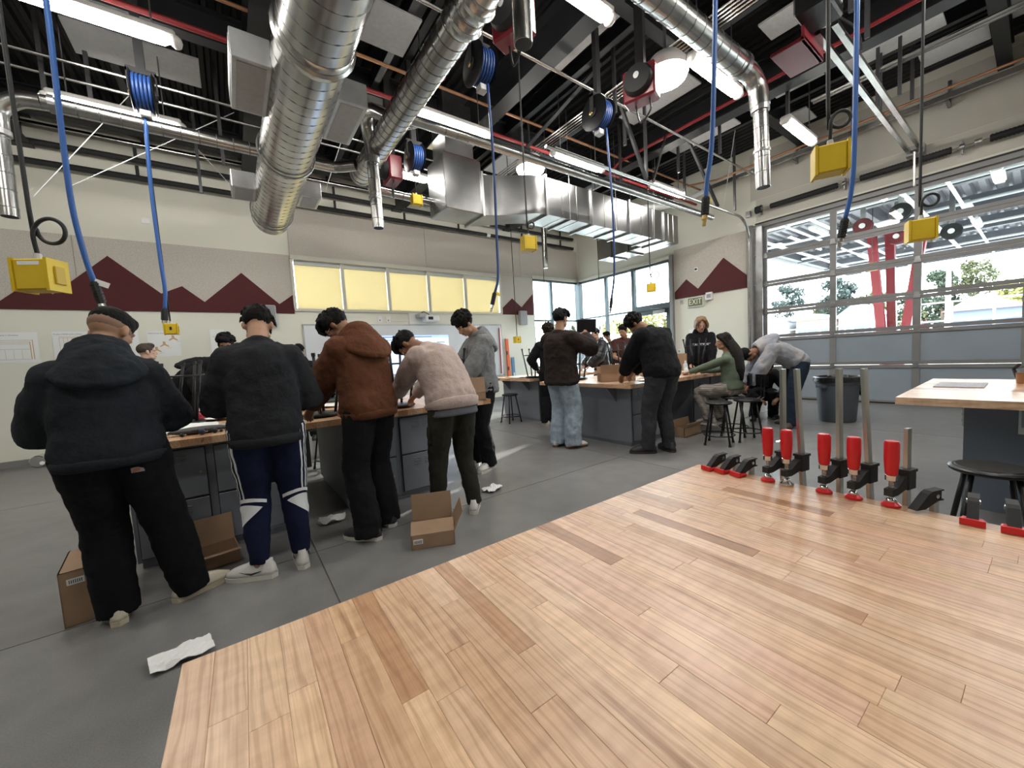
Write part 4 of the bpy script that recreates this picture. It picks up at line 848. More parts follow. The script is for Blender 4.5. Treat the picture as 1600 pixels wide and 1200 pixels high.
def jaw(y, lb, pad=True, rz=0.):
    o = thing('clamp_jaw', lb, 'clamp', (cx-.008, y, ZT_A+.001), rz)
    if pad: MB().bb(-.02, .018, -.019, .019, 0, .011, .003).bb(-.022, -.014, -.021, .021, 0, .016).build('pad', RED, o)
    MB().prism([(-.014, .008), (.016, .008), (.060, .026), (.078, .026), (.078, .030), (.070, .030), (.070, .052), (.078, .052), (.078, .056), (.040, .054), (.028, .048)], .02, (0, -.010, 0)).build('fixed_arm', BLACKM, o)
    MB().cyl((.055, -.012, .040), (.055, .012, .040), .006, n=8).build('rivet', CHROME, o); MB().bb(.052, .070, -.005, .005, -.34, .045).build('bar', STEEL, o); MB().bb(.0, .075, -.012, .012, -.20, -.16).build('sliding_arm', BLACKM, o)
for y, lb, pd, rz in ((.735, 'upturned clamp jaw with red pad at far worktop corner', True, -.3), (.685, 'upturned clamp jaw with red pad, second from far corner', True, -.3), (.63, 'upturned clamp jaw with red pad, third from far corner', True, -.3), (.185, 'upturned clamp jaw without red pad', False, -.45), (.088, 'upturned clamp jaw with red pad near right edge', True, .05), (.025, 'upturned clamp jaw with red pad cut by right edge', True, .1)):
    jaw(y, lb, pd, rz)
# ================================================================ BOXES, PAPER, SMALL THINGS
def carton(lb, loc, rz, w_, d, h, flaps=(), label_at=None, tilt=None):
    o = thing('cardboard_box', lb, 'box', loc, rz); t = .006
    MB().bb(-w_/2, w_/2, -d/2, d/2, 0, t).build('bottom', CARD, o)
    for nm, a in (('front', (-w_/2, w_/2, -d/2, -d/2+t)), ('back', (-w_/2, w_/2, d/2-t, d/2)), ('left', (-w_/2, -w_/2+t, -d/2, d/2)), ('right', (w_/2-t, w_/2, -d/2, d/2))):
        MB().bb(*a, 0, h).build('side', CARD, o)
    for side, ang, ln in flaps:
        b = MB(); ca, sa = math.cos(ang), math.sin(ang)
        if side in 'fb':
            s_ = -1 if side == 'f' else 1
            b.box(V((0, s_*(d/2)+s_*ln/2*ca, h+ln/2*sa)), (w_, ln, .005), Matrix.Rotation(ang*s_, 3, 'X'))
        elif side in 'lr':
            s_ = -1 if side == 'l' else 1
            b.box(V((s_*(w_/2)+s_*ln/2*ca, 0, h+ln/2*sa)), (ln, d, .005), Matrix.Rotation(-ang*s_, 3, 'Y'))
        else: b.bb(-w_/2, w_/2, -d/2, d/2, h-.005, h)
        b.build('flap', CARD, o)
    if label_at: 
        q = MB().box(label_at, (.07, .004, .035) if abs(label_at[1]) >= d/2-.01 else (.004, .07, .035)).build('shipping_label', WHITE, o)
        b = MB()
        for k in range(7): b.box(V(label_at)+V((-.024+.008*k, -.003, 0)) if abs(label_at[1]) >= d/2-.01 else V(label_at)+V((-.003, -.024+.008*k, 0)), (.003, .002, .02))
        b.build('bar_marks', BLACKM, q)
    return o
carton('closed upright cardboard box beside black hoodie student at left', (-.86, 3.42, 0), .12, .13, .40, .32, (('t', 0, 0),), (.0, -.201, .26))
carton('open cardboard box against lockers between first two students', (-.27, 3.57, 0), .12, .36, .24, .10, (('b', 1.35, .20), ('f', .25, .12)), (.182, -.05, .06))
carton('open cardboard box standing on floor before pink sweatshirt', (1.16, 2.78, 0), -.42, .32, .30, .11, (('b', 1.4, .20), ('r', 1.1, .16), ('f', 2.6, .12)), (-.11, -.152, .06))
carton('open cardboard box at right end of left worktop', (2.22, 3.84, .922), -.35, .24, .22, .09, (('f', 1.75, .17), ('b', 1.3, .15)))
carton('open cardboard box on middle worktop before maroon shirt', (4.78, 3.86, .922), -.68, .52, .30, .13, (('f', 1.45, .13), ('r', 1.35, .12), ('b', 1.3, .10)))
carton('cardboard box standing on middle worktop before blond student', (7.05, 4.35, .922), -1.0, .62, .3, .33, (('t', 0, 0),))
carton('small cardboard box at far end of middle worktop', (6.95, 4.85, .922), -.6, .25, .2, .30, (('t', 0, 0),))
carton('open cardboard box on floor beside lockers, middle worktop', (5.72, 3.26, 0), .0, .5, .20, .15, (('b', 1.4, .10), ('f', .9, .08)))
carton('small open cardboard box beside black jacket student', (5.95, 3.75, .922), .2, .2, .2, .18, (('l', 1.2, .12),))
def crumple(lb, loc, sx, sy, h, seed, rz=0, nm='paper_sheet', M=PAPER, n=9, cat='paper'):
    rn = random.Random(seed); ph = [(rn.uniform(1, 4), rn.uniform(1, 4), rn.uniform(0, 6)) for _ in range(4)]
    def hgt(u, v): return .5+.5*sum(math.sin(a*u*5+b*v*5+c) for a, b, c in ph)/4
    b = MB().grid(lambda u, v: V(((u-.5)*sx, (v-.5)*sy+.05*sx*math.sin(u*5+seed), .004+h*hgt(u, v))), n, n).grid(lambda u, v: V(((u-.5)*sx, (v-.5)*sy+.05*sx*math.sin(u*5+seed), .002+h*hgt(u, v))), n, n)
    o = b.build(nm, M, None); o.location = loc; o.rotation_euler = (0, 0, rz); return tag(o, lb, cat)
crumple('crumpled white foam wrap on floor at foreground corner', (-.33, 2.47, 0), .24, .15, .05, 1, .2, 'foam_wrap')
crumple('crumpled white paper on floor before grey hoodie shoes', (2.10, 3.36, 0), .20, .13, .05, 2, .4)
crumple('crumpled clear plastic on floor beside white shoes', (2.02, 3.62, 0), .10, .09, .05, 7, .4, 'plastic_scrap', mat('clear_plastic', (.55, .55, .56), .2))
crumple('white paper on floor behind brown hoodie student', (.60, 3.72, 0), .22, .12, .06, 3, -.3)
crumple('white instruction sheets spread at left end of left worktop', (-.42, 4.35, .922), .55, .42, .03, 4, .1)
crumple('long white paper on left worktop behind grey pouch', (-.05, 4.85, .922), .6, .3, .05, 5, -.35)
crumple('white paper on left worktop behind upturned stool', (.75, 4.95, .922), .7, .3, .03, 6, .1)
crumple('clear plastic wrap crumpled beside grey pouch', (-.05, 4.1, .922), .16, .12, .05, 8, .3, 'plastic_wrap', mat('milky_plastic', (.62, .62, .63), .2))
crumple('white papers piled on far worktop', (5.0, 6.6, .922), .5, .5, .04, 9, .3); crumple('white papers on middle worktop before black jacket', (4.92, 3.40, .922), .3, .22, .02, 10, .2)
crumple('white wrapping paper sticking out on middle worktop', (5.45, 3.78, .922), .22, .2, .14, 12, .2); crumple('white paper on middle worktop beside spray bottle', (6.25, 3.75, .922), .3, .25, .06, 13, .2)
o = crumple('white paper poking out of open box on middle worktop', (4.92, 3.98, 1.04), .12, .10, .16, 14, .2)
def bottle(lb, loc, r, h, M, cap=WHITE):
    o = thing('bottle', lb, 'bottle', loc); MB().lathe([(r*.8, 0), (r, .006), (r, h*.68), (r*.9, h*.74), (r*.4, h*.85), (r*.4, h*.88)], 14).build('body', M, o, 40); MB().lathe([(r*.45, h*.88), (r*.45, h), (r*.3, h)], 12).build('cap', cap, o, 40)
bottle('small white bottle beside seated girl hand', (6.02, 3.42, .922), .035, .13, WHITE); bottle('clear spray bottle on middle worktop near black jacket', (6.35, 3.62, .922), .035, .22, mat('pale_bottle', (.55, .62, .70), .2)); bottle('white cup shaped jar beside black jacket hands', (5.5, 3.55, .922), .04, .10, WHITE)
o = thing('zip_pouch', 'grey zip pouch lying on left worktop edge', 'pouch', (-.26, 3.98, .922), .0)
MB().ell((0, 0, .028), (.20, .07, .028), 20, 8).build('body', mat('grey_nylon', (.045, .044, .045), .6, bump=.2), o, 0); MB().tube([(-.19, -.02, .03), (0, -.075, .035), (.19, -.02, .03)], .004, 5).build('zip', BLACK, o)
for k, (x, y, r) in enumerate(((-.36, 3.86, .016), (-.24, 3.85, .024), (-.16, 3.86, .02), (-.12, 3.88, .013))):
    o = thing('caster_knob', ['small black knob at left end before grey pouch', 'dark blue knob in middle before grey pouch', 'black knob right of dark blue knob', 'tiny black knob rightmost before grey pouch'][k], 'knob', (x, y, .922))
    MB().ell((0, 0, r), r, 10, 7).build('ball', mat('navy_plastic', (.012, .012, .05), .3) if k == 1 else BLACK, o, 0); MB().cyl((0, 0, r), (r*1.6, .005, r), .005, n=6).build('stem', CHROME, o)
o = thing('snack_bag', 'shiny red snack bags on left worktop beneath stools', 'bag', (-.30, 5.0, .922), .2); MB().ell((0, 0, .05), (.17, .09, .05), 16, 8).ell((.14, .05, .04), (.12, .07, .04), 14, 7).build('bag', mat('red_foil', (.40, .03, .06), .25, .3, var=.5, vscale=25), o, 0); MB().bb(-.17, .17, -.004, .004, .045, .055).build('seam', WHITE, o)
o = thing('snack_box', 'tall red snack box standing behind upturned stool', 'box', (-.62, 4.75, .922), .3); MB().bb(-.09, .09, -.04, .04, 0, .26, .004).build('carton', mat('red_card', (.42, .03, .05), .5, var=.3, vscale=14), o); MB().bb(-.07, .07, -.043, -.04, .19, .22).build('white_print', WHITE, o)
o = thing('backpack', 'black backpack standing behind left worktop', 'backpack', (1.08, 6.3, .93)); MB().bb(-.17, .17, -.1, .1, 0, .40, .06).build('body', cloth('black_nylon', (.012, .012, .013)), o, 30); MB().bb(-.13, .13, -.15, -.09, .03, .22, .03).build('pocket', cloth('black_nylon', (0, 0, 0)), o, 30); MB().tube([(-.04, 0, .40), (0, 0, .45), (.04, 0, .40)], .01, 6).build('handle', BLACKM, o)
o = thing('storage_table', 'green topped table carrying backpack behind left worktop', 'table', (1.15, 6.3, 0)); MB().bb(-.45, .45, -.3, .3, .5, .925, .03).build('body', mat('dark_green', (.012, .035, .026), .6), o)
for a in (-.4, .4):
    for b_ in (-.25, .25): MB().bb(a-.03, a+.03, b_-.03, b_+.03, 0, .5).build('leg', BLACKM, o)
# trash can
tc = thing('trash_can', 'grey round trash can with black liner near garage door', 'trash can', (8.12, 1.98, 0)); GT_ = mat('grey_bin', (.075, .088, .105), .5)
MB().lathe([(.235, 0), (.245, .02), (.285, .62), (.30, .63), (.305, .70), (.31, .72), (.30, .735), (.28, .73), (.27, .65), (.20, .1)], 32).build('bin', GT_, tc, 40)
MB().lathe([(.322, .665), (.326, .70), (.322, .742), (.295, .752), (.27, .72), (.25, .5)], 32).build('liner_rim', mat('black_bag', (.015, .015, .016), .25, bump=.3, bscale=25), tc, 40)
for a in (-.5, 2.64): MB().box((.30*math.cos(a), .30*math.sin(a), .60), (.05, .16, .05), Matrix.Rotation(a, 3, 'Z')).build('grip', GT_, tc)
MB().grid(lambda u, v: V((.325*math.cos(-1.35+.75*u)+.03*math.sin(9*v+4*u), .325*math.sin(-1.35+.75*u)-.02*math.sin(7*u+3*v)-.03, .74-.40*v*(1-.2*u))), 8, 8).build('hanging_liner', mat('black_bag', (0, 0, 0)), tc, 0)
# right-edge worktop: printed sheet and mug
o = tag(MB().bb(-.22, .22, -.14, .14, 0, .004).build('printed_mat', mat('grey_print', (.36, .34, .36), .6, var=.3, vscale=60)), 'thin printed mat lying on right edge worktop', 'mat'); o.location = (5.1, .40, .922)
o = thing('wooden_cup', 'brown cup at right edge of the right worktop', 'cup', (5.35, .08, .922)); MB().lathe([(.035, 0), (.04, .09), (.034, .09), (.03, .01)], 14).build('cup', COPPER, o, 40); MB().tube([(0, .03, .05), (.03, .05, .12), (-.01, .02, .16)], .012, 6).build('dark_tool', BLACKM, o)
# ================================================================ WALL THINGS
INK = mat('ink_grey', (.16, .16, .17), .8); TANP = mat('print_tan', (.58, .36, .17), .8)
def poster(lb, x0, x1, z0, z1, title, draw):
    o = thing('poster', lb, 'poster', ((x0+x1)/2, YB-.004, (z0+z1)/2)); w_, h = x1-x0, z1-z0
    MB().bb(-w_/2, w_/2, -.002, 0, -h/2, h/2).build('sheet', PAPER, o)
    text(title, .032, INK, o, (-w_/2+.02, -.003, h/2-.05), (PI/2, 0, 0), 'title', .0004, 'LEFT')
    b, g = MB(), MB(); draw(b, g, w_, h)
    if b.v: b.build('diagram', TANP, o)
    if g.v: g.build('diagram_lines', INK, o)
def L_(b, x0, z0, x1, z1, t=.006): b.box(((x0+x1)/2, -.003, (z0+z1)/2), (abs(x1-x0)+t, .001, abs(z1-z0)+t))
def dwin(b, g, w_, h):
    for i in (.0, .03): L_(b, -.22+i, .12-i, .22-i, .12-i); L_(b, -.22+i, -.2, -.22+i, .12-i, .01); L_(b, .22-i, -.2, .22-i, .12-i, .01)
    for z in (-.03, -.2, .06): L_(g, -.18, z, .18, z, .003)
    for x in (-.09, 0, .09): L_(b, x, -.2, x, -.04, .003)
def ddoor(b, g, w_, h):
    for z in (.14, .16, -.2): L_(b, -.2, z, .2, z, .005)
    for k in range(9): L_(b, -.2+.05*k, -.2, -.2+.05*k, .14, .004)
def dtri(b, g, w_, h):
    for cx_, cz in ((-.12, -.12), (.0, -.02), (.14, .1)):
        b.prism([(-.07, -.03), (-.06, -.045), (0, -.01), (.06, -.045), (.07, -.03), (.02, .01), (.015, .06), (-.02, .06), (-.02, .01)], .0015, (cx_, -.0045, cz))
        L_(g, cx_+.05, cz-.06, cx_+.1, cz-.06, .003)
def dgab(b, g, w_, h): b.prism([(-.22, -.2), (.02, .02), (.06, .0), (-.1, -.2)], .0015, (0, -.0045, 0)); L_(g, -.1, .15, .1, .15, .003)
poster('framing poster with window diagram at left edge of wall', -3.22, -2.655, 1.76, 2.27, 'How to Frame a Window', dwin)
poster('framing poster with door diagram behind black hoodie head', -2.49, -1.93, 1.77, 2.28, 'Frame a Wall with a Door', ddoor)
poster('framing poster half hidden behind man in profile', -1.9, -1.40, 1.77, 2.29, 'Framing', dgab)
poster('framing poster with three tan corner post drawings', -1.28, -.80, 1.78, 2.28, 'Wall Corner Framing', dtri)
poster('small poster partly hidden behind navy sweatshirt head', -.32, -.08, 1.8, 2.3, '', lambda b, g, w_, h: L_(g, -.08, .1, .08, .1))
def speaker(lb, x, z, par=None):
    o = thing('wall_speaker', lb, 'speaker', (x, YB, z)); MB().bb(-.15, .15, -.14, -.02, -.23, .23, .02).build('cabinet', mat('speaker_grey', (.46, .46, .46), .5), o); MB().bb(-.135, .135, -.146, -.14, -.21, .21).build('grille', mat('speaker_grille', (.34, .34, .35), .7, bump=.5, bscale=300), o); MB().bb(-.04, .04, -.03, 0, -.08, .08).build('bracket', GALVD, o)
speaker('grey wall speaker below maroon mural behind navy sweatshirt', .74, 2.59); speaker('grey wall speaker below small mural near corner windows', 7.86, 2.62)
wbd = thing('whiteboard', 'long whiteboard with projected document behind students', 'whiteboard', (0, YB, 0))
MB().bb(1.42, 6.98, -.03, -.005, .82, 2.38).build('board', mat('whiteboard_gloss', (.68, .70, .73), .2), wbd); MB().bb(1.39, 1.42, -.035, 0, .80, 2.40).bb(6.98, 7.01, -.035, 0, .80, 2.40).bb(1.39, 7.01, -.035, 0, 2.38, 2.41).bb(1.39, 7.01, -.09, 0, .78, .82).build('frame', GALVD, wbd)
ps = MB().bb(3.05, 5.12, -.034, -.03, 1.10, 2.11).build('projected_page', mat('projected_blue', (.50, .66, .92), .8, emit=.55), wbd)
q = MB().bb(3.05, 5.12, -.036, -.034, 2.04, 2.11).build('browser_bar', mat('projected_bar', (.32, .46, .85), .8, emit=.5), ps)
b = MB()
for k, (a, c_, z) in enumerate(((3.2, 3.7, 1.98), (3.8, 4.2, 1.98), (3.15, 3.55, 1.86), (3.15, 3.75, 1.80), (3.15, 3.5, 1.74), (4.75, 5.0, 1.9), (4.8, 5.02, 1.82), (3.2, 4.6, 2.06))): b.bb(a, c_, -.038, -.034, z, z+.018)
b.build('document_text', INK, ps)
text('17-16', .12, INK, wbd, (1.95, -.031, 1.55), (PI/2, 0, 0), 'handwriting', .0004)
for x, lb in ((6.93, 0),): MB().bb(6.89, 6.92, -.06, -.03, .86, 2.3, .004).build('red_rule', mat('red_rule', (.45, .05, .04), .5), wbd); MB().bb(6.92, 6.97, -.055, -.03, .86, 2.3).build('rule_edge', WHITE, wbd)
pj = thing('projector', 'white short throw projector mounted above whiteboard', 'projector', (4.35, YB, 2.58)); MB().bb(-.38, .1, -.04, 0, -.17, .14, .01).build('wall_plate', WHITE, pj); MB().bb(-.05, .35, -.42, -.12, -.12, .04, .03).build('body', WHITE, pj); MB().bb(-.2, .0, -.40, -.04, .0, .1, .02).build('arm', mat('speaker_grey', (0, 0, 0)), pj); MB().tube([(-.1, -.1, .1), (.0, -.2, .16), (.15, -.2, .08)], .012, 6).build('cable', RUB, pj); MB().bb(.02, .16, -.425, -.415, -.08, .0).build('lens_window', BLACK, pj)
for x, lb in ((3.2, 'white wall outlet left of projector, farther one'), (3.42, 'white wall outlet nearest projector')):
    o = thing('wall_outlet', lb, 'outlet', (x, YB, 2.53)); MB().bb(-.06, .06, -.012, 0, -.08, .08, .004).build('plate', WHITE, o); MB().bb(-.012, .012, -.016, -.01, -.03, .0).build('socket', BLACKM, o)
o = tag(MB().bb(3.48, 3.98, YB-.03, YB-.002, 2.50, 2.53).build('cable_raceway', WHITE), 'white cable raceway between outlet and projector', 'raceway')
o = thing('spirit_level', 'orange level leaning against wall beside whiteboard', 'level', (7.1, YB-.05, 0)); MB().prism([(-.05, 0), (.05, 0), (.0, 1.95), (-.1, 1.95)], .04, (.12, -.02, 0)).build('body', mat('orange_level', (.75, .13, .03), .45), o)
for z in (.5, 1.0, 1.5): MB().box((.12-z*.05, -.025, z), (.05, .01, .12)).build('vial_window', BLACKM, o)
o = thing('spirit_level', 'short blue level leaning against wall behind far worktop', 'level', (7.4, YB-.05, 0)); MB().prism([(-.05, 0), (.05, 0), (.02, 1.35), (-.08, 1.35)], .04, (.0, -.02, 0)).build('body', mat('blue_level', (.10, .24, .42), .5), o); MB().box((-.02, -.024, .8), (.05, .008, .1)).build('vial_window', WHITE, o)
# exit sign and devices on the right wall
ex = thing('exit_sign', 'pale green EXIT sign on wall right of glass door', 'sign', (XR-.03, 5.68, 2.60)); MB().bb(-.03, .03, -.23, .23, -.14, .14, .008).build('housing', mat('exit_pale', (.62, .64, .55), .5), ex); MB().bb(-.034, -.03, -.20, .20, -.11, .11).build('face', mat('exit_face', (.16, .17, .09), .6), ex)
text('EXIT', .21, mat('exit_letters', (.80, .82, .70), .6), ex, (-.036, 0, 0), (PI/2, 0, -PI/2), ext=.001, xs=.85)
def wallbox(lb, y, z, sy, sz, nm, cat, M=WHITE, sx=.04, det=None):
    o = thing(nm, lb, cat, (XR, y, z)); MB().bb(-sx, 0, -sy/2, sy/2, -sz/2, sz/2, .006).build('case', M, o); MB().bb(-sx-.004, -sx, -sy/3, sy/3, -sz/4, sz/4).build('face', det or mat('speaker_grille', (0, 0, 0)), o)
wallbox('white alarm horn right of exit sign', 5.29, 2.70, .17, .2, 'alarm_horn', 'alarm', sx=.09); wallbox('small dark sensor plate on tan panel above exit sign', 5.66, 3.49, .10, .10, 'wall_sensor', 'sensor', sx=.03, det=BLACKM)
wallbox('small grey keypad between exit door and exit sign', 6.10, 2.66, .08, .13, 'keypad', 'keypad', mat('speaker_grey', (0, 0, 0))); wallbox('light switch beside exit door', 6.2, 1.25, .08, .12, 'light_switch', 'switch'); wallbox('white notice on wall behind blond student', 5.72, 1.72, .36, .26, 'wall_notice', 'notice', PAPER, .01, PAPER)
wallbox('grey panel cabinet low on wall behind blond student', 5.72, 1.35, .38, .44, 'panel_cabinet', 'cabinet', mat('speaker_grey', (0, 0, 0)), .06)
o = thing('wall_bell', 'round chrome can lying by wall behind black hoodie student', 'can', (-2.75, 9.85, 0)); MB().lathe([(.09, -.12), (.10, -.11), (.10, .11), (.09, .12)], 20, c=(0, 0, .10), ax=Matrix.Rotation(PI/2, 3, 'X')).build('can', CHROME, o, 40); MB().cyl((.05, -.125, .07), (.05, -.12, .07), .03).build('spout', WHITE, o)
wallbox('small black bracket box beside garage jamb', 4.30, 4.52, .1, .14, 'junction_box', 'box', GALVD, .08)
o = tag(MB().bb(-1.15, -1.03, YB-.02, YB-.001, 4.32, 4.42, .003).build('wall_plate', WHITE), 'small white plate high on wall beside hanging blue hose', 'plate')
# ================================================================ PEOPLE
PENDING = []
CLOUD = bpy.data.textures.new('cloth_folds', 'CLOUDS'); CLOUD.noise_scale = .11; CLOUD.noise_depth = 2
FOLD = bpy.data.textures.new('cloth_creases', 'MARBLE'); FOLD.noise_scale = .10; FOLD.turbulence = 6; FOLD.marble_type = 'SHARP'
HAIRT = bpy.data.textures.new('hair_strands', 'CLOUDS'); HAIRT.noise_scale = .018; HAIRT.noise_depth = 3
def blob(b, name, M, parent, vox, sm=6, disp=0., tex=None, disp2=0.):
    disp2 *= .75
    me = bpy.data.meshes.new(name); me.from_pydata(b.v, [], b.f); me.materials.append(M)
    bm = bmesh.new(); bm.from_mesh(me); bmesh.ops.recalc_face_normals(bm, faces=bm.faces); bm.to_mesh(me); bm.free()
    o = link(name, me, parent)
    r = o.modifiers.new('r', 'REMESH'); r.mode = 'VOXEL'; r.voxel_size = vox; r.use_smooth_shade = True
    if sm: s_ = o.modifiers.new('s', 'SMOOTH'); s_.factor = .5; s_.iterations = sm
    for t_, d_ in ((tex or CLOUD, disp), (FOLD, disp2)):
        if d_: q = o.modifiers.new('d', 'DISPLACE'); q.texture = t_; q.strength = d_; q.mid_level = .5; q.texture_coords = 'GLOBAL'
    PENDING.append(o); return o
def ik(a, c, l1, l2, hint):
    a, c, hint = V(a), V(c), V(hint); d = c-a; L_ = d.length
    if L_ > (l1+l2)*.999: c = a+d*((l1+l2)*.999/L_); d = c-a; L_ = d.length
    L_ = max(L_, abs(l1-l2)+.01); x = (l1*l1-l2*l2+L_*L_)/(2*L_); h = math.sqrt(max(0, l1*l1-x*x)); dn = d.normalized()
    n = hint-dn*hint.dot(dn); n = n.normalized() if n.length > 1e-6 else dn.orthogonal().normalized()
    return a+dn*x+n*h, c
def hand_bits(b, W, d, n, thumb, k, curl):
    """palm, four unequal bent fingers and a thumb; d = finger direction, n = palm normal, thumb = +1/-1 side"""
    d = d.normalized(); n = (n-d*n.dot(d)).normalized(); s_ = d.cross(n)*thumb
    b.tube([W-d*.02*k, W+d*.02*k, W+d*.055*k, W+d*.085*k], [.026*k, .034*k, .040*k, .037*k], 10, True, ell=(s_, 1, .45))
    for i, (off, ln) in enumerate(((.030, .066), (.010, .076), (-.010, .071), (-.029, .055))):
        p = W+d*.088*k+s_*off*k; a = 0; pts = [p-d*.02*k]; dd = d.copy()
        for q, fr in ((0, .45), (1, .32), (2, .23)):
            a += curl*(.5+.25*q); dd = d*math.cos(a)+n*math.sin(a); p2 = pts[-1] if q else p; pts.append(p); p = p+dd*ln*fr*k
        pts.append(p); b.tube(pts, [.0095*k]*2+[.009*k, .0085*k, .0078*k][:len(pts)-2], 7, True)
    t0 = W+d*.02*k+s_*.026*k; td = (d*.6+s_*.65+n*.35).normalized(); t1 = t0+td*.042*k; td2 = (d*.85+s_*.1+n*(.4+.4*curl)).normalized(); t2 = t1+td2*.034*k
    b.tube([W+d*.01*k+s_*.012*k, t0, t1, t2], [.014*k, .0135*k, .0105*k, .009*k], 7, True)
def person(label, x, y, rz, h=1.8, g=1., lean=(0, .1), hippos=(0, 0), neck=.3, hp=.3, hy=0., hroll=0., hands=((-.25, .3, 1.0), (.25, .3, 1.0)), elbows=((-1, -.4, -.3), (1, -.4, -.3)), feet=((-.13, 0, .15), (.13, 0, -.15)), knee=(0, 1, 0), hipz=None,
           skin=0, top=None, pants=None, shoes=None, hair=None, face=True, hood=False, curl=.6, twist=0., vox=.0095, shirt=None, facehair=False, sw=1., headk=1., palm=(0, 0, -1), shs=.83):
    k = h/1.78; P = thing('person', label, 'person', (x, y, 0), rz); SK = SKIN[skin]
    hz = (hipz if hipz is not None else .94*k); hip = V((hippos[0], hippos[1], hz))
    # spine frames
    fr = []; p = hip.copy(); N_ = 13; L_ = .53*k
    for i in range(N_):
        t = i/(N_-1); a = lean[0]+(lean[1]-lean[0])*t; tw = twist*t
        R_ = Matrix.Rotation(tw, 3, 'Z') @ Matrix.Rotation(-a, 3, 'X')
        fr.append((p.copy(), R_ @ V((1, 0, 0)), R_ @ V((0, 1, 0)), R_ @ V((0, 0, 1)))); p = p+fr[-1][3]*L_/(N_-1)
    def at(s_): i = min(N_-1.001, max(0, s_*(N_-1))); j = int(i); f = i-j; return tuple(fr[j][q]*(1-f)+fr[j+1][q]*f for q in range(4))
    def pt(s_, a=0, b_=0, c_=0): q = at(s_); return q[0]+q[1]*a*k+q[2]*b_*k+q[3]*c_*k
    def torso(b, prof):
        vv, ff = [], []; n = 20
        for s_, wd, df, db in prof:
            q = at(s_) if 0 <= s_ <= 1 else None
            if q is None:
                if s_ < 0: q0 = fr[0]; dn = (q0[3]+V((0, 0, 1.6))).normalized(); q = (q0[0]+dn*(s_*L_), q0[1], dn.cross(q0[1]), dn)
                else: q0 = fr[-1]; q = (q0[0]+q0[3]*((s_-1)*L_), q0[1], q0[2], q0[3])
            for j in range(n):
                a = 2*PI*j/n; ca, sa = math.cos(a), math.sin(a); e = .8
                cx_ = math.copysign(abs(ca)**e, ca)*wd*k; cy_ = math.copysign(abs(sa)**e, sa)*(df if sa > 0 else db)*k
                vv.append(q[0]+q[1]*cx_+q[2]*cy_)
        m_ = len(prof)
        for i in range(m_-1):
            for j in range(n): ff.append((i*n+j, i*n+(j+1) % n, (i+1)*n+(j+1) % n, (i+1)*n+j))
        ff.append(tuple(range(n-1, -1, -1))); ff.append(tuple((m_-1)*n+j for j in range(n))); b.add(vv, ff)
    shw = .168*sw
    SH = [pt(shs, -shw, -.01), pt(shs, shw, -.01)]; HJ = [hip+fr[0][1]*(-.09*k*math.sqrt(g)), hip+fr[0][1]*(.09*k*math.sqrt(g))]
    EL, WR = [], []
    for i in range(2):
        e, w_ = ik(SH[i], V(hands[i]), .295*k, .265*k, elbows[i]); EL.append(e); WR.append(w_)
    KN, AN = [], []
    for i in range(2):
        an = V((feet[i][0], feet[i][1], .085*k+(feet[i][3] if len(feet[i]) > 3 else 0))); kn, an2 = ik(HJ[i], an, .44*k, .43*k, knee); KN.append(kn); AN.append(an)
    # head frame
    nb = fr[-1][0]; an_ = lean[1]+neck; Rt = Matrix.Rotation(twist, 3, 'Z')
    nd_ = Rt @ V((0, math.sin(an_), math.cos(an_)))
    Rh = Rt @ Matrix.Rotation(hy, 3, 'Z') @ Matrix.Rotation(-hp, 3, 'X') @ Matrix.Rotation(hroll, 3, 'Y'); hk = k*headk
    hc = nb+nd_*.085*k+Rh @ V((0, .022, .098))*hk
    H = lambda a, b_, c_: hc+Rh @ V((a, b_, c_))*hk
    # ---- body: one continuous surface
    b = MB()
    torso(b, [(-.06, .135*g, .09*g, .10*g), (.1, .15*g, .10*g, .105*g), (.35, .13*g, .10*g, .09*g), (.65, .145*g, .10*g, .095*g), (.88, .14, .08, .085), (.98, .07, .055, .06)])
    b.tube([nb-nd_*.05*k, nb+nd_*.05*k, H(0, -.015, -.03)], [.068*k, .058*k, .055*k], 12, True)
    rot = Rh
    b.ell(H(0, -.014, .028), (.075*hk, .094*hk, .088*hk), 18, 12, rot); b.ell(H(0, .018, -.028), (.061*hk, .071*hk, .083*hk), 16, 10, rot); b.ell(H(0, .044, -.085), (.040*hk, .040*hk, .032*hk), 12, 8, rot)
    b.tube([H(-.046, .024, -.075), H(0, .062, -.088), H(.046, .024, -.075)], [.024*hk, .027*hk, .024*hk], 8, True)
    b.tube([H(0, .082, .006), H(0, .100, -.022), H(0, .104, -.034)], [.010*hk, .0125*hk, .0135*hk], 8, True); b.tube([H(-.014, .090, -.038), H(.014, .090, -.038)], .0095*hk, 6, True)
    b.tube([H(-.045, .068, .020), H(0, .084, .018), H(.045, .068, .020)], .012*hk, 6, True); b.tube([H(-.02, .082, -.064), H(.02, .082, -.064)], .0105*hk, 6, True)
    for s_ in (-1, 1): b.ell(H(s_*.046, .058, -.022), (.018*hk, .016*hk, .016*hk), 8, 6); b.ell(H(s_*.078, -.008, -.012), (.010*hk, .020*hk, .033*hk), 10, 8, rot @ Matrix.Rotation(s_*.35, 3, 'Z'))
    hn = V(palm)
    for i in range(2):
        b.tube([SH[i], EL[i], WR[i]], [.052*k, .042*k, .029*k], 10, True); d = (WR[i]-EL[i]).normalized()
        hand_bits(b, WR[i]+d*.01*k, d, hn, -1 if i == 0 else 1, k, curl)
        b.tube([HJ[i], KN[i], AN[i]], [.082*k, .055*k, .038*k], 10, True)
        fy = feet[i][2]; fd = V((-math.sin(fy), math.cos(fy), 0)); b.tube([AN[i]-V((0, 0, .03*k)), V((AN[i].x, AN[i].y, AN[i].z-.045*k))+fd*.12*k], [.036*k, .03*k], 8, True)
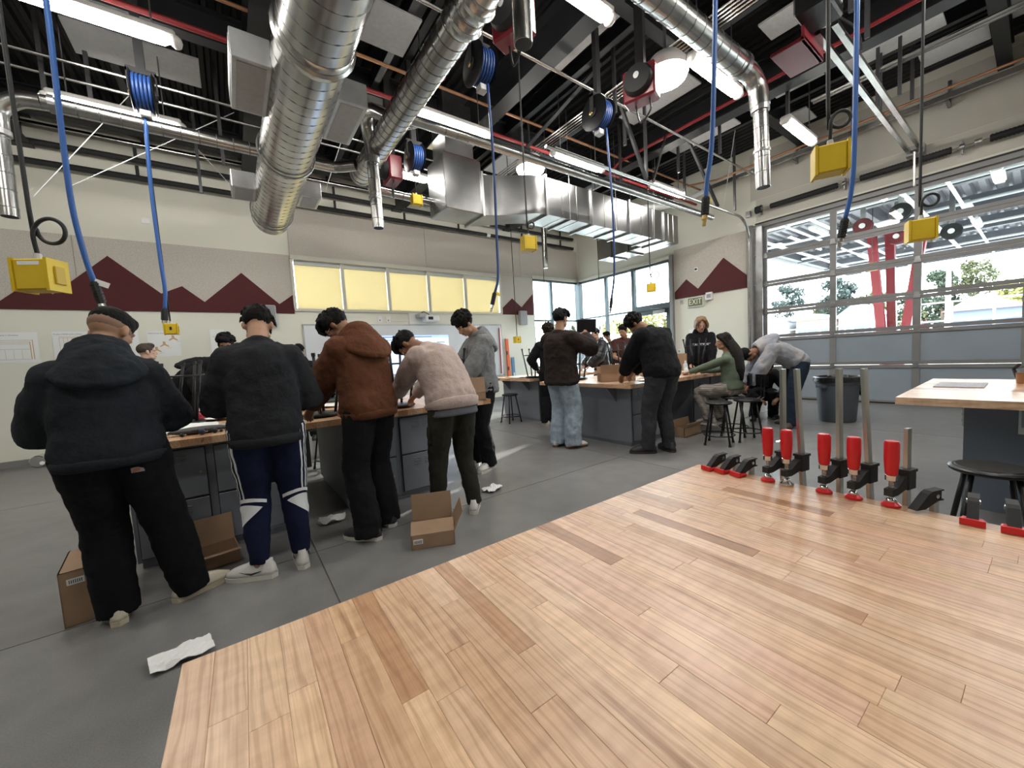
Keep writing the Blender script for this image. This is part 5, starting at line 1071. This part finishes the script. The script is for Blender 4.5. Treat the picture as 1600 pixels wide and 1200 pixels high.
    blob(b, 'body', SK, P, vox, 2)
    # ---- trousers
    pm, rr = pants['m'], pants.get('r', (.105, .085, .075)); b = MB()
    torso(b, [(-.13, .145*g, .11*g, .115*g), (-.02, .175*g, .125*g, .14*g), (.07, .165*g, .116*g, .122*g), (.12, .15*g, .105*g, .105*g)])
    hem = pants.get('hem', .055)*k
    for i in range(2):
        lo = V((AN[i].x, AN[i].y, AN[i].z-.085*k+hem)) if abs(KN[i].z-AN[i].z) > .2 else AN[i]
        mid = KN[i]*.5+lo*.5+(fr[0][2]*-.012)
        pts = [HJ[i]+V((0, -.01, .02*k)), HJ[i]*.5+KN[i]*.5+V((0, -.01, 0)), KN[i], mid, lo]
        rs = [rr[0]*1.08*k*math.sqrt(g), rr[0]*k*.96, rr[1]*k, (rr[1]+rr[2])/2*k, rr[2]*k]
        b.tube(cat_rom(pts, 3), [rs[min(4, j//3)]*(1-(j % 3)/3)+rs[min(4, j//3+1)]*(j % 3)/3 for j in range(13)], 14)
    pt_o = blob(b, 'trousers', pm, P, .012, 4, pants.get('d', .022), None, .010)
    # ---- shoes
    for i in range(2):
        sh_ = shoes or {'m': mat('white_shoe', (.70, .68, .65), .5), 's': mat('white_sole', (.72, .70, .66), .6)}
        z0 = feet[i][3] if len(feet[i]) > 3 else 0; R_ = Matrix.Rotation(feet[i][2], 3, 'Z'); c0 = V((feet[i][0], feet[i][1], z0)); pitch = feet[i][4] if len(feet[i]) > 4 else 0
        R_ = R_ @ Matrix.Rotation(pitch, 3, 'X')
        def Q(a, b_, c_): return c0+R_ @ V((a, b_, c_))*k
        out = [(-.036, -.085), (-.04, -.02), (-.047, .08), (-.045, .14), (-.03, .19), (0, .205), (.028, .19), (.042, .14), (.045, .08), (.036, -.02), (.034, -.085), (0, -.105)]
        s_ = MB(); s_.add([Q(a, b_, .0) for a, b_ in out]+[Q(a*1.04, b_*1.02, .028) for a, b_ in out], [tuple(range(11, -1, -1)), tuple(range(12, 24))]+[(j, (j+1) % 12, 12+(j+1) % 12, 12+j) for j in range(12)])
        u_ = MB(); ringz = [(.026, 1.0, 1., 0), (.05, .98, .97, 0), (.075, .82, .80, -.02), (.095, .66, .52, -.045), (.115, .58, .42, -.06)]
        vv = []; ff = []
        for z_, sx_, sy_, oy in ringz: vv += [Q(a*sx_, b_*sy_+oy*.6, z_) for a, b_ in out]
        for q in range(4): ff += [(q*12+j, q*12+(j+1) % 12, q*12+12+(j+1) % 12, q*12+12+j) for j in range(12)]
        ff += [tuple(range(11, -1, -1)), tuple(48+j for j in range(12))]
        so = u_.add(vv, ff).build('shoe', sh_['m'], P, 0); s_.build('sole', sh_['s'], so, 40)
        if sh_.get('mark'):
            for e in (-1, 1): MB().tube([Q(e*.043, -.03, .06), Q(e*.044, .03, .045), Q(e*.042, .10, .062)], [.002*k, .006*k, .001*k], 5).build('side_mark', sh_['mark'], so)
        lc = MB()
        for q in range(3): lc.tube([Q(-.02, .06+.025*q, .082-.008*q), Q(.02, .06+.025*q, .082-.008*q)], .004*k, 5)
        lc.build('laces', sh_.get('l', sh_['s']), so)
    # ---- top
    tm, bk = top['m'], top.get('b', 1.); hm = top.get('hem', -.16); hw = top.get('hw', 1.); sl = top.get('sleeve', 1.); be = top.get('belly', 1.)
    b = MB()
    torso(b, [(hm, .172*g*hw, .125*g*be, .135*g*hw), (hm+.06, .188*g*hw, .138*g*be, .148*g*hw), (hm+.16, .187*g*bk, .142*g*be, .142*g*bk), (.25, .176*g*bk, .14*g*be, .128*g*bk), (.5, .178*g*bk, .135*g*bk, .132*g*bk), (.72, .182*bk*math.sqrt(g)*sw, .132*bk*g, .138*g*bk), (.84, .160*bk*sw, .115*bk, .128*bk*math.sqrt(g)), (.92, .125*bk*sw, .095*bk, .108*bk), (.99, .088, .075, .082), (1.04, .066, .060, .064)])
    ru, re, rw = top.get('sr', (.088, .076, .052))
    for i in range(2):
        inn = pt(.90, (-.07 if i == 0 else .07), 0); d = (WR[i]-EL[i]).normalized()
        if sl >= 1: pts = [inn, SH[i], SH[i]*.45+EL[i]*.55, EL[i], EL[i]*.5+WR[i]*.5, WR[i]+d*.005]; rs = [ru*.72, ru*.92, (ru+re)/2, re*1.05, (re+rw)/2*1.06, rw]
        else: q = SH[i]*(1-sl*.98)+EL[i]*sl*.98; pts = [inn, SH[i], q]; rs = [ru*.72, ru*.92, ru*.98]
        b.tube(pts, [r_*k*bk*math.sqrt(g) for r_ in rs], 14, False)
        b.ell(SH[i], ru*k*bk*.93*math.sqrt(g), 12, 8)
    if hood:
        q = fr[-1]; hb = MB()
        def arc(v):
            out = []
            for j in range(17):
                a = -2.5+5.0*j/16; c_ = math.cos(a/2)**2
                rim = (.088*math.sin(a), -.012-.075*math.cos(a), .012+.045*c_); hemp = (.150*math.sin(a*.82), -.055-.115*math.cos(a*.78), -.045-.135*c_)
                m_ = tuple(rim[t]*(1-v)+hemp[t]*v for t in range(3)); bul = math.sin(PI*v)*.022*c_
                out.append(q[0]+(q[1]*m_[0]+q[2]*(m_[1]-bul)+q[3]*m_[2])*k*hood**.5)
            return out
        for v in (0, .12, .25, .37, .5, .62, .75, .87, 1): hb.tube(arc(v), [(.020+.012*math.cos((-2.5+5*j/16)/2)**2)*k for j in range(17)], 8, True)
        blob(hb, 'hood', tm, P, .010, 8, .020, None, .010)
    else:
        q = fr[-1]; B_ = [q[0]+q[1]*(.074*k*math.sin(a))+q[2]*(.008*k-.070*k*math.cos(a))+q[3]*(-.004*k+.02*k*math.cos(a)) for a in [2*PI*j/20 for j in range(20)]]
        b.tube(B_, .016*k*top.get('collar', 1.), 8, closed=True)
    b_top = blob(b, top.get('n', 'sweatshirt'), tm, P, .0125, 5, top.get('d', .022), None, top.get('d2', .013))
    if top.get('cuffs', True) and sl >= 1:
        for i in range(2):
            d = (WR[i]-EL[i]).normalized(); MB().tube([WR[i]-d*.055*k, WR[i]-d*.05*k, WR[i]+d*.004, WR[i]+d*.012], [rw*k*.9, rw*k*bk*1.0, rw*k*bk*.97, rw*k*.8], 14).build('cuff', tm, P, 40)
    if top.get('band'):
        q0 = fr[0]; s0, s1 = hm-.02, hm+.10
        mb_ = MB(); torso(mb_, [(s0, .170*g*hw, .126*g*be, .134*g*hw), (s0+.015, .188*g*hw, .140*g*be, .150*g*hw), (s1-.025, .196*g*hw, .147*g*be, .157*g*hw), (s1, .180*g*hw, .134*g*be, .144*g*hw)]); mb_.build('waistband', tm, P, 0)
    if shirt:
        mb_ = MB(); torso(mb_, [(hm-.13, .172*g*hw, .127*g*be, .138*g*hw), (hm-.10, .178*g*hw, .13*g*be, .142*g*hw), (hm+.05, .17*g*hw, .12*g, .13*g)]); mb_.build('undershirt', shirt, P, 0)
    # ---- hair
    hs = hair['s']; HM = hair['m']; b = MB(); rn = random.Random(len(label)*7+int(x*10)); v_ = hair.get('v', 1.)
    if hs == 'fade':
        b.ell(H(0, -.012, .047), (.0815*hk, .1005*hk, .078*hk), 18, 10, rot); b.ell(H(0, .045, .080), (.064*hk, .055*hk, .045*hk), 12, 8, rot); b.ell(H(0, -.06, .05), (.06*hk, .05*hk, .05*hk), 12, 8, rot)
        blob(b, 'hair', HM, P, .007, 2, .006, HAIRT)
        f_ = MB().ell(H(0, -.0155, .020), (.0765*hk, .0952*hk, .060*hk), 20, 12, rot); f_.build('hair_fade', mat('hair_fade', (.25, .145, .098), .8), P, 0)
    else:
        b.ell(H(0, -.020 if hs != 'wavy' else -.034, .038), (.083*hk*v_, .098*hk*v_, .088*hk*v_), 18, 12, rot)
        if hs != 'wavy': b.ell(H(0, .026, .086), (.064*hk, .062*hk, .040*hk), 12, 8, rot)
        if hs in ('curly', 'messy', 'afro'):
            cnt = {'curly': 90, 'messy': 60, 'afro': 110}[hs]; R0 = {'curly': .020, 'messy': .015, 'afro': .017}[hs]
            for _ in range(cnt):
                th = rn.random()*2*PI; u = rn.uniform(-.28, 1); rad = math.sqrt(max(0, 1-u*u)); vx, vy, vz = rad*math.sin(th), rad*math.cos(th), u
                if vy > .45 and vz < .35: continue
                if vz < 0 and vy > .1: continue
                q = H(vx*.086*v_, -.016+vy*.100*v_, .042+vz*.094*v_)
                if hs == 'messy':
                    t_ = q+Rh @ V((vx*.02, .03+vy*.01, -.01+.02*rn.uniform(-1, 1)))*hk; b.tube([q-(q-hc)*.12, q, t_], [.016*hk, .014*hk, .003*hk], 6, True)
                else: b.ell(q, R0*hk*rn.uniform(.8, 1.3), 7, 5)
        if hs == 'messy' or hair.get('fringe'):
            for j in range(9):
                a = -.06+.015*j; q = H(a, .075, .085); b.tube([H(a, .03, .10), q, H(a*1.05+rn.uniform(-.008, .008), .098, .045), H(a*1.08, .098, .010+rn.uniform(-.012, .012))], [.02*hk, .018*hk, .012*hk, .004*hk], 6, True)
        if hs == 'wavy':
            for s_ in (-1, 1):
                for j in range(7):
                    y_ = .065-.024*j; b.tube([H(s_*.008, y_*.7+.012, .122), H(s_*.060, y_+.018, .098), H(s_*.094, y_+.020, .030), H(s_*(.100+.008*math.sin(j*2)), y_+.012, -.035-.006*j), H(s_*(.085+.008*math.sin(j*2)), y_+.012, -.075-.006*j)], [.018*hk, .022*hk, .022*hk, .018*hk, .006*hk], 6, True)
        if hs == 'long':
            q0 = H(0, -.075, .0); q1 = H(0, -.085, -.03); pts = [H(0, -.05, .06), q1]+[q1+V((.0, -.055-.022*t, -.135*t)) for t in (1, 2, 3, 4)]
            b.tube(cat_rom(pts, 4), [(.075, .085, .098, .105, .095, .045)[min(5, j//4)]*k*(1-(j % 4)/4)+(.075, .085, .098, .105, .095, .045)[min(5, j//4+1)]*k*(j % 4)/4 for j in range(21)], 14, True, ell=((1, 0, 0), 1.4, .6))
            for s_ in (-1, 1):
                b.tube([H(s_*.03, .06, .10), H(s_*.075, .03, .05), H(s_*.085, -.01, -.03), H(s_*.085, -.05, -.11)], [.02*hk, .022*hk, .026*hk, .024*hk], 8, True)
        blob(b, 'hair', HM, P, .0065, 2 if hs != 'afro' else 1, .010 if hs not in ('long',) else .012, HAIRT)
        if hs in ('short', 'messy', 'curly'):
            for s_ in (-1, 1): MB().tube([H(s_*.070, .012, .03), H(s_*.0725, .016, .0), H(s_*.068, .018, -.022)], [.012*hk, .008*hk, .003*hk], 6).build('sideburn', HM, P, 0)
    # ---- face details
    if face:
        for s_ in (-1, 1):
            e = MB().ell(H(s_*.029, .0715, -.002), .0120*hk, 10, 7).build('eye', mat('eye_white', (.62, .60, .57), .3), P, 0); MB().ell(H(s_*.029, .0790, -.004), .0062*hk, 8, 6).build('iris', mat('iris_brown', (.018, .010, .006), .2), e, 0)
            MB().tube([H(s_*.014, .0845, .016), H(s_*.032, .0815, .021), H(s_*.05, .069, .015)], [.0038*hk, .0042*hk, .002*hk], 6).build('eyebrow', HM, P, 0)
            MB().tube([H(s_*.016, .0790, .0045), H(s_*.029, .0845, .0075), H(s_*.043, .0745, .0035)], .0032*hk, 6).build('eyelid', SK, P, 0)
        MB().tube([H(-.020, .0845, -.0625), H(0, .0935, -.0605), H(.020, .0845, -.0625)], [.002*hk, .0048*hk, .002*hk], 7).tube([H(-.018, .0840, -.067), H(0, .0925, -.0695), H(.018, .0840, -.067)], [.002*hk, .0055*hk, .002*hk], 7).build('lips', mat('lip_tone', (.30, .12, .10), .45), P, 0)
    return dict(root=P, SH=SH, EL=EL, WR=WR, KN=KN, AN=AN, HJ=HJ, H=H, pt=pt, k=k, trousers=pt_o, top=b_top, fr=fr, hc=hc, R=Rh)
def wrap(name, M, parent, target, fn, nu, nv, off=.004):
    o = MB().grid(fn, nu, nv).build(name, M, parent, 0); s_ = o.modifiers.new('w', 'SHRINKWRAP'); s_.target = target; s_.wrap_method = 'NEAREST_SURFACEPOINT'; s_.wrap_mode = 'OUTSIDE_SURFACE'; s_.offset = off
    PENDING.append(o); return o
WHT = mat('white_stripe', (.78, .78, .80), .7)
SHW = {'m': mat('white_shoe', (.66, .64, .61), .5, bump=.1, bscale=30), 's': mat('white_sole', (.70, .68, .64), .6), 'mark': BLACK}
SHC = {'m': mat('cream_shoe', (.62, .56, .45), .6), 's': mat('gum_sole', (.55, .47, .36), .6)}
SHB = {'m': mat('black_shoe', (.02, .02, .021), .5), 's': mat('dark_sole', (.035, .03, .028), .6), 'l': BLACKM}
SHBW = {'m': mat('black_white_shoe', (.03, .03, .032), .5), 's': mat('white_sole', (0, 0, 0)), 'l': WHT}
SHG = {'m': mat('grey_shoe', (.30, .27, .25), .6), 's': mat('white_sole', (0, 0, 0))}
SHBR = {'m': mat('brown_shoe', (.09, .065, .05), .5), 's': mat('dark_sole', (0, 0, 0)), 'l': BLACKM}
PI2 = PI/2
# 1 black hoodie, far left
a = person('stocky student in black hoodie and black trousers at far left, back to camera', -.50, 3.13, .10, 1.86, 1.14, (.02, .26), (-.10, -.02), .42, .55, -.60, 0, ((-.22, .36, 1.12), (.05, .38, 1.12)), ((-.6, -.5, -.5), (.6, -.55, -.5)), ((-.16, .02, .05), (.17, .0, -1.25)),
           skin=0, top=dict(m=cloth('charcoal_hoodie', (.017, .020, .025)), b=1.08, n='hoodie', hem=-.10, hw=1.04, sr=(.098, .092, .058), band=True), pants=dict(m=cloth('black_twill', (.006, .006, .008), b=.15), r=(.12, .105, .092), hem=.035), shoes=SHC, hair=dict(s='fade', m=HAIRB), hood=1.3, face=True, sw=.97, headk=1.12, shs=.77)
wrap('maker_patch', mat('patch_grey', (.30, .26, .25), .7), a['root'], a['trousers'], lambda u, v: a['pt'](.04, .06+.055*u, -.22, -.150+.024*v), 4, 2)
wrap('patch_emblem', mat('patch_orange', (.42, .13, .05), .7), a['root'], a['trousers'], lambda u, v: a['pt'](.04, .072+.03*u, -.22, -.145+.014*v), 3, 2, .006)
# 2 navy sweatshirt with striped track trousers
a = person('student in charcoal crewneck and navy track trousers with white stripes', .15, 3.08, -.12, 1.92, 1.0, (.0, .22), (0, -.02), .38, .75, 0, 0, ((-.13, .34, 1.18), (.13, .34, 1.16)), ((-.55, -.5, -.5), (.55, -.5, -.5)), ((-.12, -.02, 1.15), (.13, .02, .1)),
           skin=0, top=dict(m=cloth('charcoal_crew', (.020, .021, .024)), b=1.1, hem=-.17, hw=1.05, sr=(.09, .082, .056), band=True), pants=dict(m=cloth('navy_knit', (.008, .011, .036), b=.1), r=(.112, .085, .052), hem=.09, d=.02), shoes=SHW, hair=dict(s='messy', m=HAIRB, v=1.02), face=True, sw=.95, shs=.80)
def legpt(i, u, ang, r=None):
    A_, B_, C_ = a['HJ'][i], a['KN'][i], a['AN'][i]; ax_ = A_*(1-u)+B_*u if u < 1 else B_*(2-u)+C_*(u-1)
    r = (.125-.035*u if u < 1 else .095-.03*(u-1))*a['k']; return ax_+V(((-1 if i == 0 else 1)*math.cos(ang)*r, -math.sin(ang)*r, 0))
for i in range(2):
    for q in range(3):
        wrap('white_stripe', WHT, a['root'], a['trousers'], lambda u, v: legpt(i, -.12+1.12*u, .12+.30*q+.13*v+.10*u), 18, 2, .004)
    wrap('knee_stripe', WHT, a['root'], a['trousers'], lambda u, v: legpt(i, 1.05+.05*v-.06*math.sin(PI*u), .05+2.3*u), 14, 2, .004)
    wrap('knee_panel', WHT, a['root'], a['trousers'], lambda u, v: legpt(i, 1.14+.30*v-.06*math.sin(PI*u)*(1-v), .05+2.0*u*(1-v*.92)), 14, 10, .004)
# 3 brown hoodie
a = person('student in rust brown hoodie looking down at worktop', .85, 3.24, .42, 1.97, 1.02, (.05, .30), (0, -.04), .5, .95, .45, 0, ((-.16, .46, 1.08), (.16, .48, 1.04)), ((-.6, -.4, -.5), (.6, -.4, -.5)), ((-.12, -.06, .3), (.15, .02, -.3)),
           skin=2, top=dict(m=cloth('rust_fleece', (.115, .043, .021)), b=1.1, n='hoodie', hem=-.10, hw=1.04, sr=(.098, .09, .06), band=True), pants=dict(m=cloth('black_denim', (.011, .011, .013), b=.15), r=(.108, .095, .098), hem=.03), shoes=SHBW, hair=dict(s='messy', m=HAIRB, v=1.04), hood=1.2)
MB().tube([a['H'](-.05, .09, .0), a['H'](.05, .09, .0)], .003, 6).tube([a['H'](-.062, .07, .0), a['H'](-.078, -.02, .0)], .003, 6).build('glasses', CHROME, a['root'])
# 4 pink sweatshirt bent over
a = person('student in pale pink sweatshirt and olive cargo trousers bent over worktop', 1.52, 3.10, .10, 1.92, 1.10, (.26, .88), (-.02, -.10), .3, 1.1, .30, 0, ((-.20, .72, .99), (.02, .74, .99)), ((-.7, -.2, -.4), (.7, -.2, -.4)), ((-.12, .10, .1), (.16, -.08, -.7)),
           skin=2, top=dict(m=cloth('pale_pink_fleece', (.46, .36, .325)), b=1.06, hem=-.04, hw=1.04, sr=(.088, .074, .05), band=True), pants=dict(m=cloth('olive_canvas', (.030, .029, .022), b=.15), r=(.108, .08, .062), hem=.07), shoes=SHW, hair=dict(s='messy', m=HAIRB, v=1.0), shirt=cloth('grey_shirt', (.12, .125, .14)), twist=.35)
wrap('cargo_pocket', cloth('olive_canvas2', (.034, .033, .025)), a['root'], a['trousers'], lambda u, v: a['HJ'][0]*.45+a['KN'][0]*.55+V((-.16, -.05+.13*u, .08-.16*v)), 6, 6, .006)
# 5 grey hoodie, curly
a = person('tall curly haired student in grey hoodie at right end of left worktop', 2.50, 4.12, 1.45, 2.03, 1.0, (.02, .16), (0, -.02), .5, .75, .15, 0, ((-.16, .36, 1.02), (.14, .38, 1.03)), ((-1, -.3, -.4), (1, -.3, -.4)), ((-.10, .0, .5), (.14, .10, .9)),
           skin=0, top=dict(m=cloth('heather_grey', (.19, .195, .20), vs=40), b=1.08, n='hoodie', hem=-.17, hw=1.03, sr=(.092, .086, .058), band=True), pants=dict(m=cloth('black_denim', (0, 0, 0)), r=(.105, .092, .085), hem=.05), shoes=SHW, hair=dict(s='curly', m=HAIRB, v=1.12), hood=1.1)
# 6 brown jacket with tablet
a = person('tall student in dark brown jacket and light blue jeans holding up a tablet', 3.90, 4.14, -1.42, 2.05, 1.06, (-.02, .02), (0, 0), .12, .05, -.05, 0, ((.02, .44, 1.62), (.16, .42, 1.62)), ((-1, .1, -.9), (1, .1, -.9)), ((-.13, 0, .2), (.14, .02, -.5)),
           skin=0, top=dict(m=cloth('dark_brown_canvas', (.024, .017, .015), b=.2), b=1.18, n='jacket', hem=-.24, hw=1.24, sr=(.10, .09, .066), collar=1.5), pants=dict(m=cloth('light_denim', (.26, .325, .39), col2=(.34, .41, .47), vs=14), r=(.122, .112, .105), hem=.035), shoes={'m': mat('white_shoe', (0, 0, 0)), 's': mat('gum_dark', (.10, .05, .03), .6), 'mark': BLACK}, hair=dict(s='messy', m=HAIRB, v=1.03), palm=(0, 1, .2), curl=.35, vox=.008)
o = thing('tablet', 'black tablet held up by brown jacket student', 'tablet', (4.43, 4.10, 1.79), -1.42); o.rotation_euler = (0, .06, -1.30); MB().bb(-.16, .16, -.007, .007, -.10, .10, .004).build('case', BLACK, o); MB().bb(-.145, .145, .007, .0085, -.088, .088).build('screen', mat('tablet_screen', (.05, .06, .07), .1), o); MB().cyl((-.13, -.009, .075), (-.13, -.006, .075), .01, n=10).build('camera_lens', BLACKM, o)
# 7 black jacket bending
person('student in black jacket and dark grey trousers leaning over middle worktop', 4.50, 2.98, -.12, 2.02, 1.10, (.16, .55), (0, -.10), .4, .95, .5, 0, ((-.10, .48, 1.05), (.12, .50, 1.05)), ((-.6, -.3, -.6), (.6, -.3, -.6)), ((-.13, .06, .9), (.16, -.05, -.3)),
       skin=2, top=dict(m=cloth('black_fleece', (.008, .008, .0095)), b=1.14, n='jacket', hem=-.10, hw=1.06, sr=(.105, .095, .06), collar=1.5), pants=dict(m=cloth('dark_grey_twill', (.038, .038, .043), b=.15), r=(.112, .095, .075), hem=.05), shoes=SHB, hair=dict(s='curly', m=HAIRB, v=1.08))
# 8 dark hoodie with short afro at far worktop
person('student in black hoodie with rounded hair at far worktop, back to camera', 5.00, 5.62, -.55, 2.0, .96, (0, .10), (0, 0), .25, .3, -.2, 0, ((-.22, .34, 1.12), (.2, .36, 1.12)), ((-1, -.4, -.3), (1, -.4, -.3)), ((-.12, 0, .2), (.14, .04, -.8)),
       skin=2, top=dict(m=cloth('black_cotton', (.010, .010, .012)), b=1.04, n='hoodie', hem=-.12, sr=(.09, .082, .055)), pants=dict(m=cloth('black_twill', (0, 0, 0)), r=(.112, .1, .095), hem=.04), shoes=SHC, hair=dict(s='afro', m=HAIRD, v=1.16), hood=1.)
# 9 puffer jacket with cap
a = person('student in black puffer jacket and cap before corner window', 7.42, 6.45, 1.1, 1.98, 1.0, (0, .12), (0, 0), .3, .15, .2, 0, ((-.2, .36, 1.05), (.2, .36, 1.05)), ((-1, -.4, -.4), (1, -.4, -.4)), skin=1,
           top=dict(m=mat('puffer_nylon', (.016, .017, .022), .4, bump=.3, bscale=14), b=1.2, n='puffer_jacket', hem=-.14, sr=(.115, .105, .075), d=.035), pants=dict(m=cloth('black_twill', (0, 0, 0))), shoes=SHB, hair=dict(s='short', m=HAIRB), hood=1.35)
hd = thing('cap', 'black baseball cap on puffer jacket student', 'cap', (7.42, 6.45, 0), 1.1)
MB().ell(a['H'](0, -.01, .075), (.096, .11, .072), 16, 8, a['R']).build('crown', BLACKM, hd, 0); MB().ell(a['H'](0, .11, .055), (.075, .075, .009), 14, 6, a['R']).build('brim', BLACKM, hd, 0)
wrap('white_trim', WHT, a['root'], a['top'], lambda u, v: a['pt'](.95, .10+.03*v, -.15+.1*u, .02), 6, 2, .008)
# 10 maroon shirt
a = person('student in maroon t-shirt standing behind upturned stools', 6.95, 5.38, 2.75, 1.98, .98, (0, .10), (0, 0), .4, .45, -1.0, 0, ((-.10, .32, 1.10), (.12, .33, 1.12)), ((-1, -.3, -.5), (1, -.3, -.5)), skin=0,
           top=dict(m=cloth('maroon_cotton', (.065, .024, .022)), b=1.06, n='t_shirt', hem=-.2, sleeve=.75, sr=(.098, .09, .06)), pants=dict(m=cloth('black_twill', (0, 0, 0))), shoes=SHB, hair=dict(s='short', m=HAIRB, v=1.0))
wrap('shirt_print', mat('shirt_print', (.45, .42, .40), .8), a['root'], a['top'], lambda u, v: a['pt'](.62, -.05+.1*u, .2, -.05+.12*v), 5, 5, .004)
# 11 head behind
person('dark haired student mostly hidden behind puffer jacket', 8.55, 7.05, 1.3, 1.95, 1.0, (0, .1), (0, 0), .3, .3, 0, 0, skin=2, top=dict(m=cloth('black_cotton', (0, 0, 0)), n='hoodie'), pants=dict(m=cloth('black_twill', (0, 0, 0))), shoes=SHB, hair=dict(s='short', m=HAIRB), vox=.012)
# 12 blond, facing camera
a = person('blond wavy haired student in black hoodie facing camera', 8.12, 4.28, 2.15, 2.02, .96, (.02, .14), (0, 0), .42, .48, .08, 0, ((-.16, .34, 1.0), (.22, .36, .98)), ((-1, -.3, -.4), (1, -.3, -.4)), skin=1,
           top=dict(m=cloth('black_cotton', (0, 0, 0)), b=1.06, n='hoodie', hem=-.15, sr=(.092, .085, .055)), pants=dict(m=cloth('black_twill', (0, 0, 0))), shoes=SHB, hair=dict(s='wavy', m=HAIRL, v=1.02), hood=1.2)
q = a['pt'](.60, 0, .172); t_ = text('CALIFORNIA', .062, WHT, a['root'], q, (PI2-.12, 0, PI), 'chest_print', .002)
# 13 seated girl
a = person('seated girl with very long dark hair in sage green top', 6.10, 2.76, .02, 1.86, .92, (-.02, .20), (0, -.02), .2, .12, .55, 0, ((-.12, .58, .97), (.10, .50, .97)), ((-1, -.3, -.8), (1, -.3, -.8)), ((-.10, .28, .1, .14), (.12, .20, -.3, .14)), (0, 1, .2), .70,
           skin=0, top=dict(m=cloth('sage_knit', (.115, .145, .105)), b=.98, n='long_sleeve_top', hem=-.02, sr=(.072, .058, .042), d=.012, d2=.006), pants=dict(m=plaid_mat('plaid_flannel', (.30, .27, .24), (.21, .185, .165), (.13, .115, .105), 10), r=(.108, .098, .088), hem=.08), shoes=SHG, hair=dict(s='long', m=HAIRD))
# 14 tie-dye bending
person('student in pale tie dye hoodie and dark jeans bending far forward', 7.15, 2.40, .75, 1.95, 1.02, (.75, 1.62), (0, -.16), .15, 1.75, 0, 0, ((-.10, .62, .62), (.14, .58, .60)), ((-1, -.2, -.3), (1, -.2, -.3)), ((-.13, .0, .9), (.15, -.14, -.6)),
       skin=2, top=dict(m=cloth('tie_dye', (.22, .25, .32), var=.05, col2=(.42, .39, .38), vs=5), b=1.12, n='hoodie', hem=-.02, sr=(.095, .088, .058), band=True), pants=dict(m=cloth('dark_denim', (.020, .030, .050), b=.15), r=(.112, .092, .085), hem=.04), shoes=SHBR, hair=dict(s='short', m=HAIRB), hood=1.3, face=False)
# 15 crouching person in black behind him
person('crouching student in black beside tie dye hoodie', 7.72, 2.98, 2.2, 1.9, 1.0, (.45, .9), (0, -.12), .2, .8, 0, 0, ((-.15, .42, .42), (.15, .42, .42)), ((-1, -.2, -.3), (1, -.2, -.3)), ((-.16, .10, .3), (.16, .16, -.3)), (0, 1, .3), .42,
       skin=2, top=dict(m=cloth('black_cotton', (0, 0, 0)), n='jacket'), pants=dict(m=cloth('black_twill', (0, 0, 0))), shoes=SHB, hair=dict(s='short', m=HAIRB), vox=.011)
# 16 man in profile by the posters
person('short haired man in black quarter zip standing before posters', -1.08, 8.05, -1.12, 1.92, 1.0, (0, .04), (0, 0), .1, .0, -.15, 0, ((-.22, .12, .95), (.22, .14, .95)), ((-1, -.5, -.3), (1, -.5, -.3)), skin=1,
       top=dict(m=cloth('black_cotton', (0, 0, 0)), b=1.08, n='quarter_zip', collar=1.6), pants=dict(m=cloth('black_twill', (0, 0, 0))), shoes=SHB, hair=dict(s='short', m=mat('brown_hair', (.045, .026, .015), .6, bump=.5, bscale=90), v=.98), shirt=None, vox=.008)
# 17 bent over worktop, back side
person('student in black hoodie bent low over far side of left worktop', -.50, 5.74, -1.85, 1.9, 1.05, (.35, 1.05), (0, -.05), .1, 1.2, -.1, 0, ((-.2, .52, 1.0), (.2, .52, 1.0)), ((-1, 0, -.2), (1, 0, -.2)), skin=2,
       top=dict(m=cloth('black_fleece', (0, 0, 0)), b=1.12, n='hoodie'), pants=dict(m=cloth('black_twill', (0, 0, 0))), shoes=SHB, hair=dict(s='messy', m=HAIRB), hood=1.2)
# 18 hair behind navy sweatshirt, 19 student by whiteboard
person('student mostly hidden behind charcoal crewneck, dark curls showing', -.02, 6.45, 3.0, 1.93, 1.0, (0, .2), (0, 0), .2, .4, 0, 0, skin=2, top=dict(m=cloth('black_cotton', (0, 0, 0)), n='hoodie'), pants=dict(m=cloth('black_twill', (0, 0, 0))), shoes=SHB, hair=dict(s='curly', m=HAIRB), vox=.012)
person('student in black hoodie facing camera near whiteboard', 1.06, 8.35, 2.75, 1.86, .98, (0, .06), (0, 0), .15, .15, .2, 0, skin=1, top=dict(m=cloth('black_cotton', (0, 0, 0)), n='hoodie', b=1.05), pants=dict(m=cloth('black_twill', (0, 0, 0))), shoes=SHB, hair=dict(s='messy', m=HAIRB, v=.98), hood=1.0, vox=.009)
# ================================================================ evaluate the grown surfaces and the lettering once
bpy.context.view_layer.update()
dg = bpy.context.evaluated_depsgraph_get()
fonts = [o for o in bpy.data.objects if o.type == 'FONT']
new = [(o, bpy.data.meshes.new_from_object(o.evaluated_get(dg), depsgraph=dg)) for o in PENDING+fonts]
for o, me in new:
    if o.type == 'FONT':
        n = link(o.name, me, o.parent); n.location = o.location; n.rotation_euler = o.rotation_euler; n.scale = o.scale; nm = o.name; bpy.data.objects.remove(o); n.name = nm
    else:
        o.modifiers.clear(); o.data = me
        me.polygons.foreach_set('use_smooth', [True]*len(me.polygons))
for me in [q for q in bpy.data.meshes if q.users == 0]: bpy.data.meshes.remove(me)
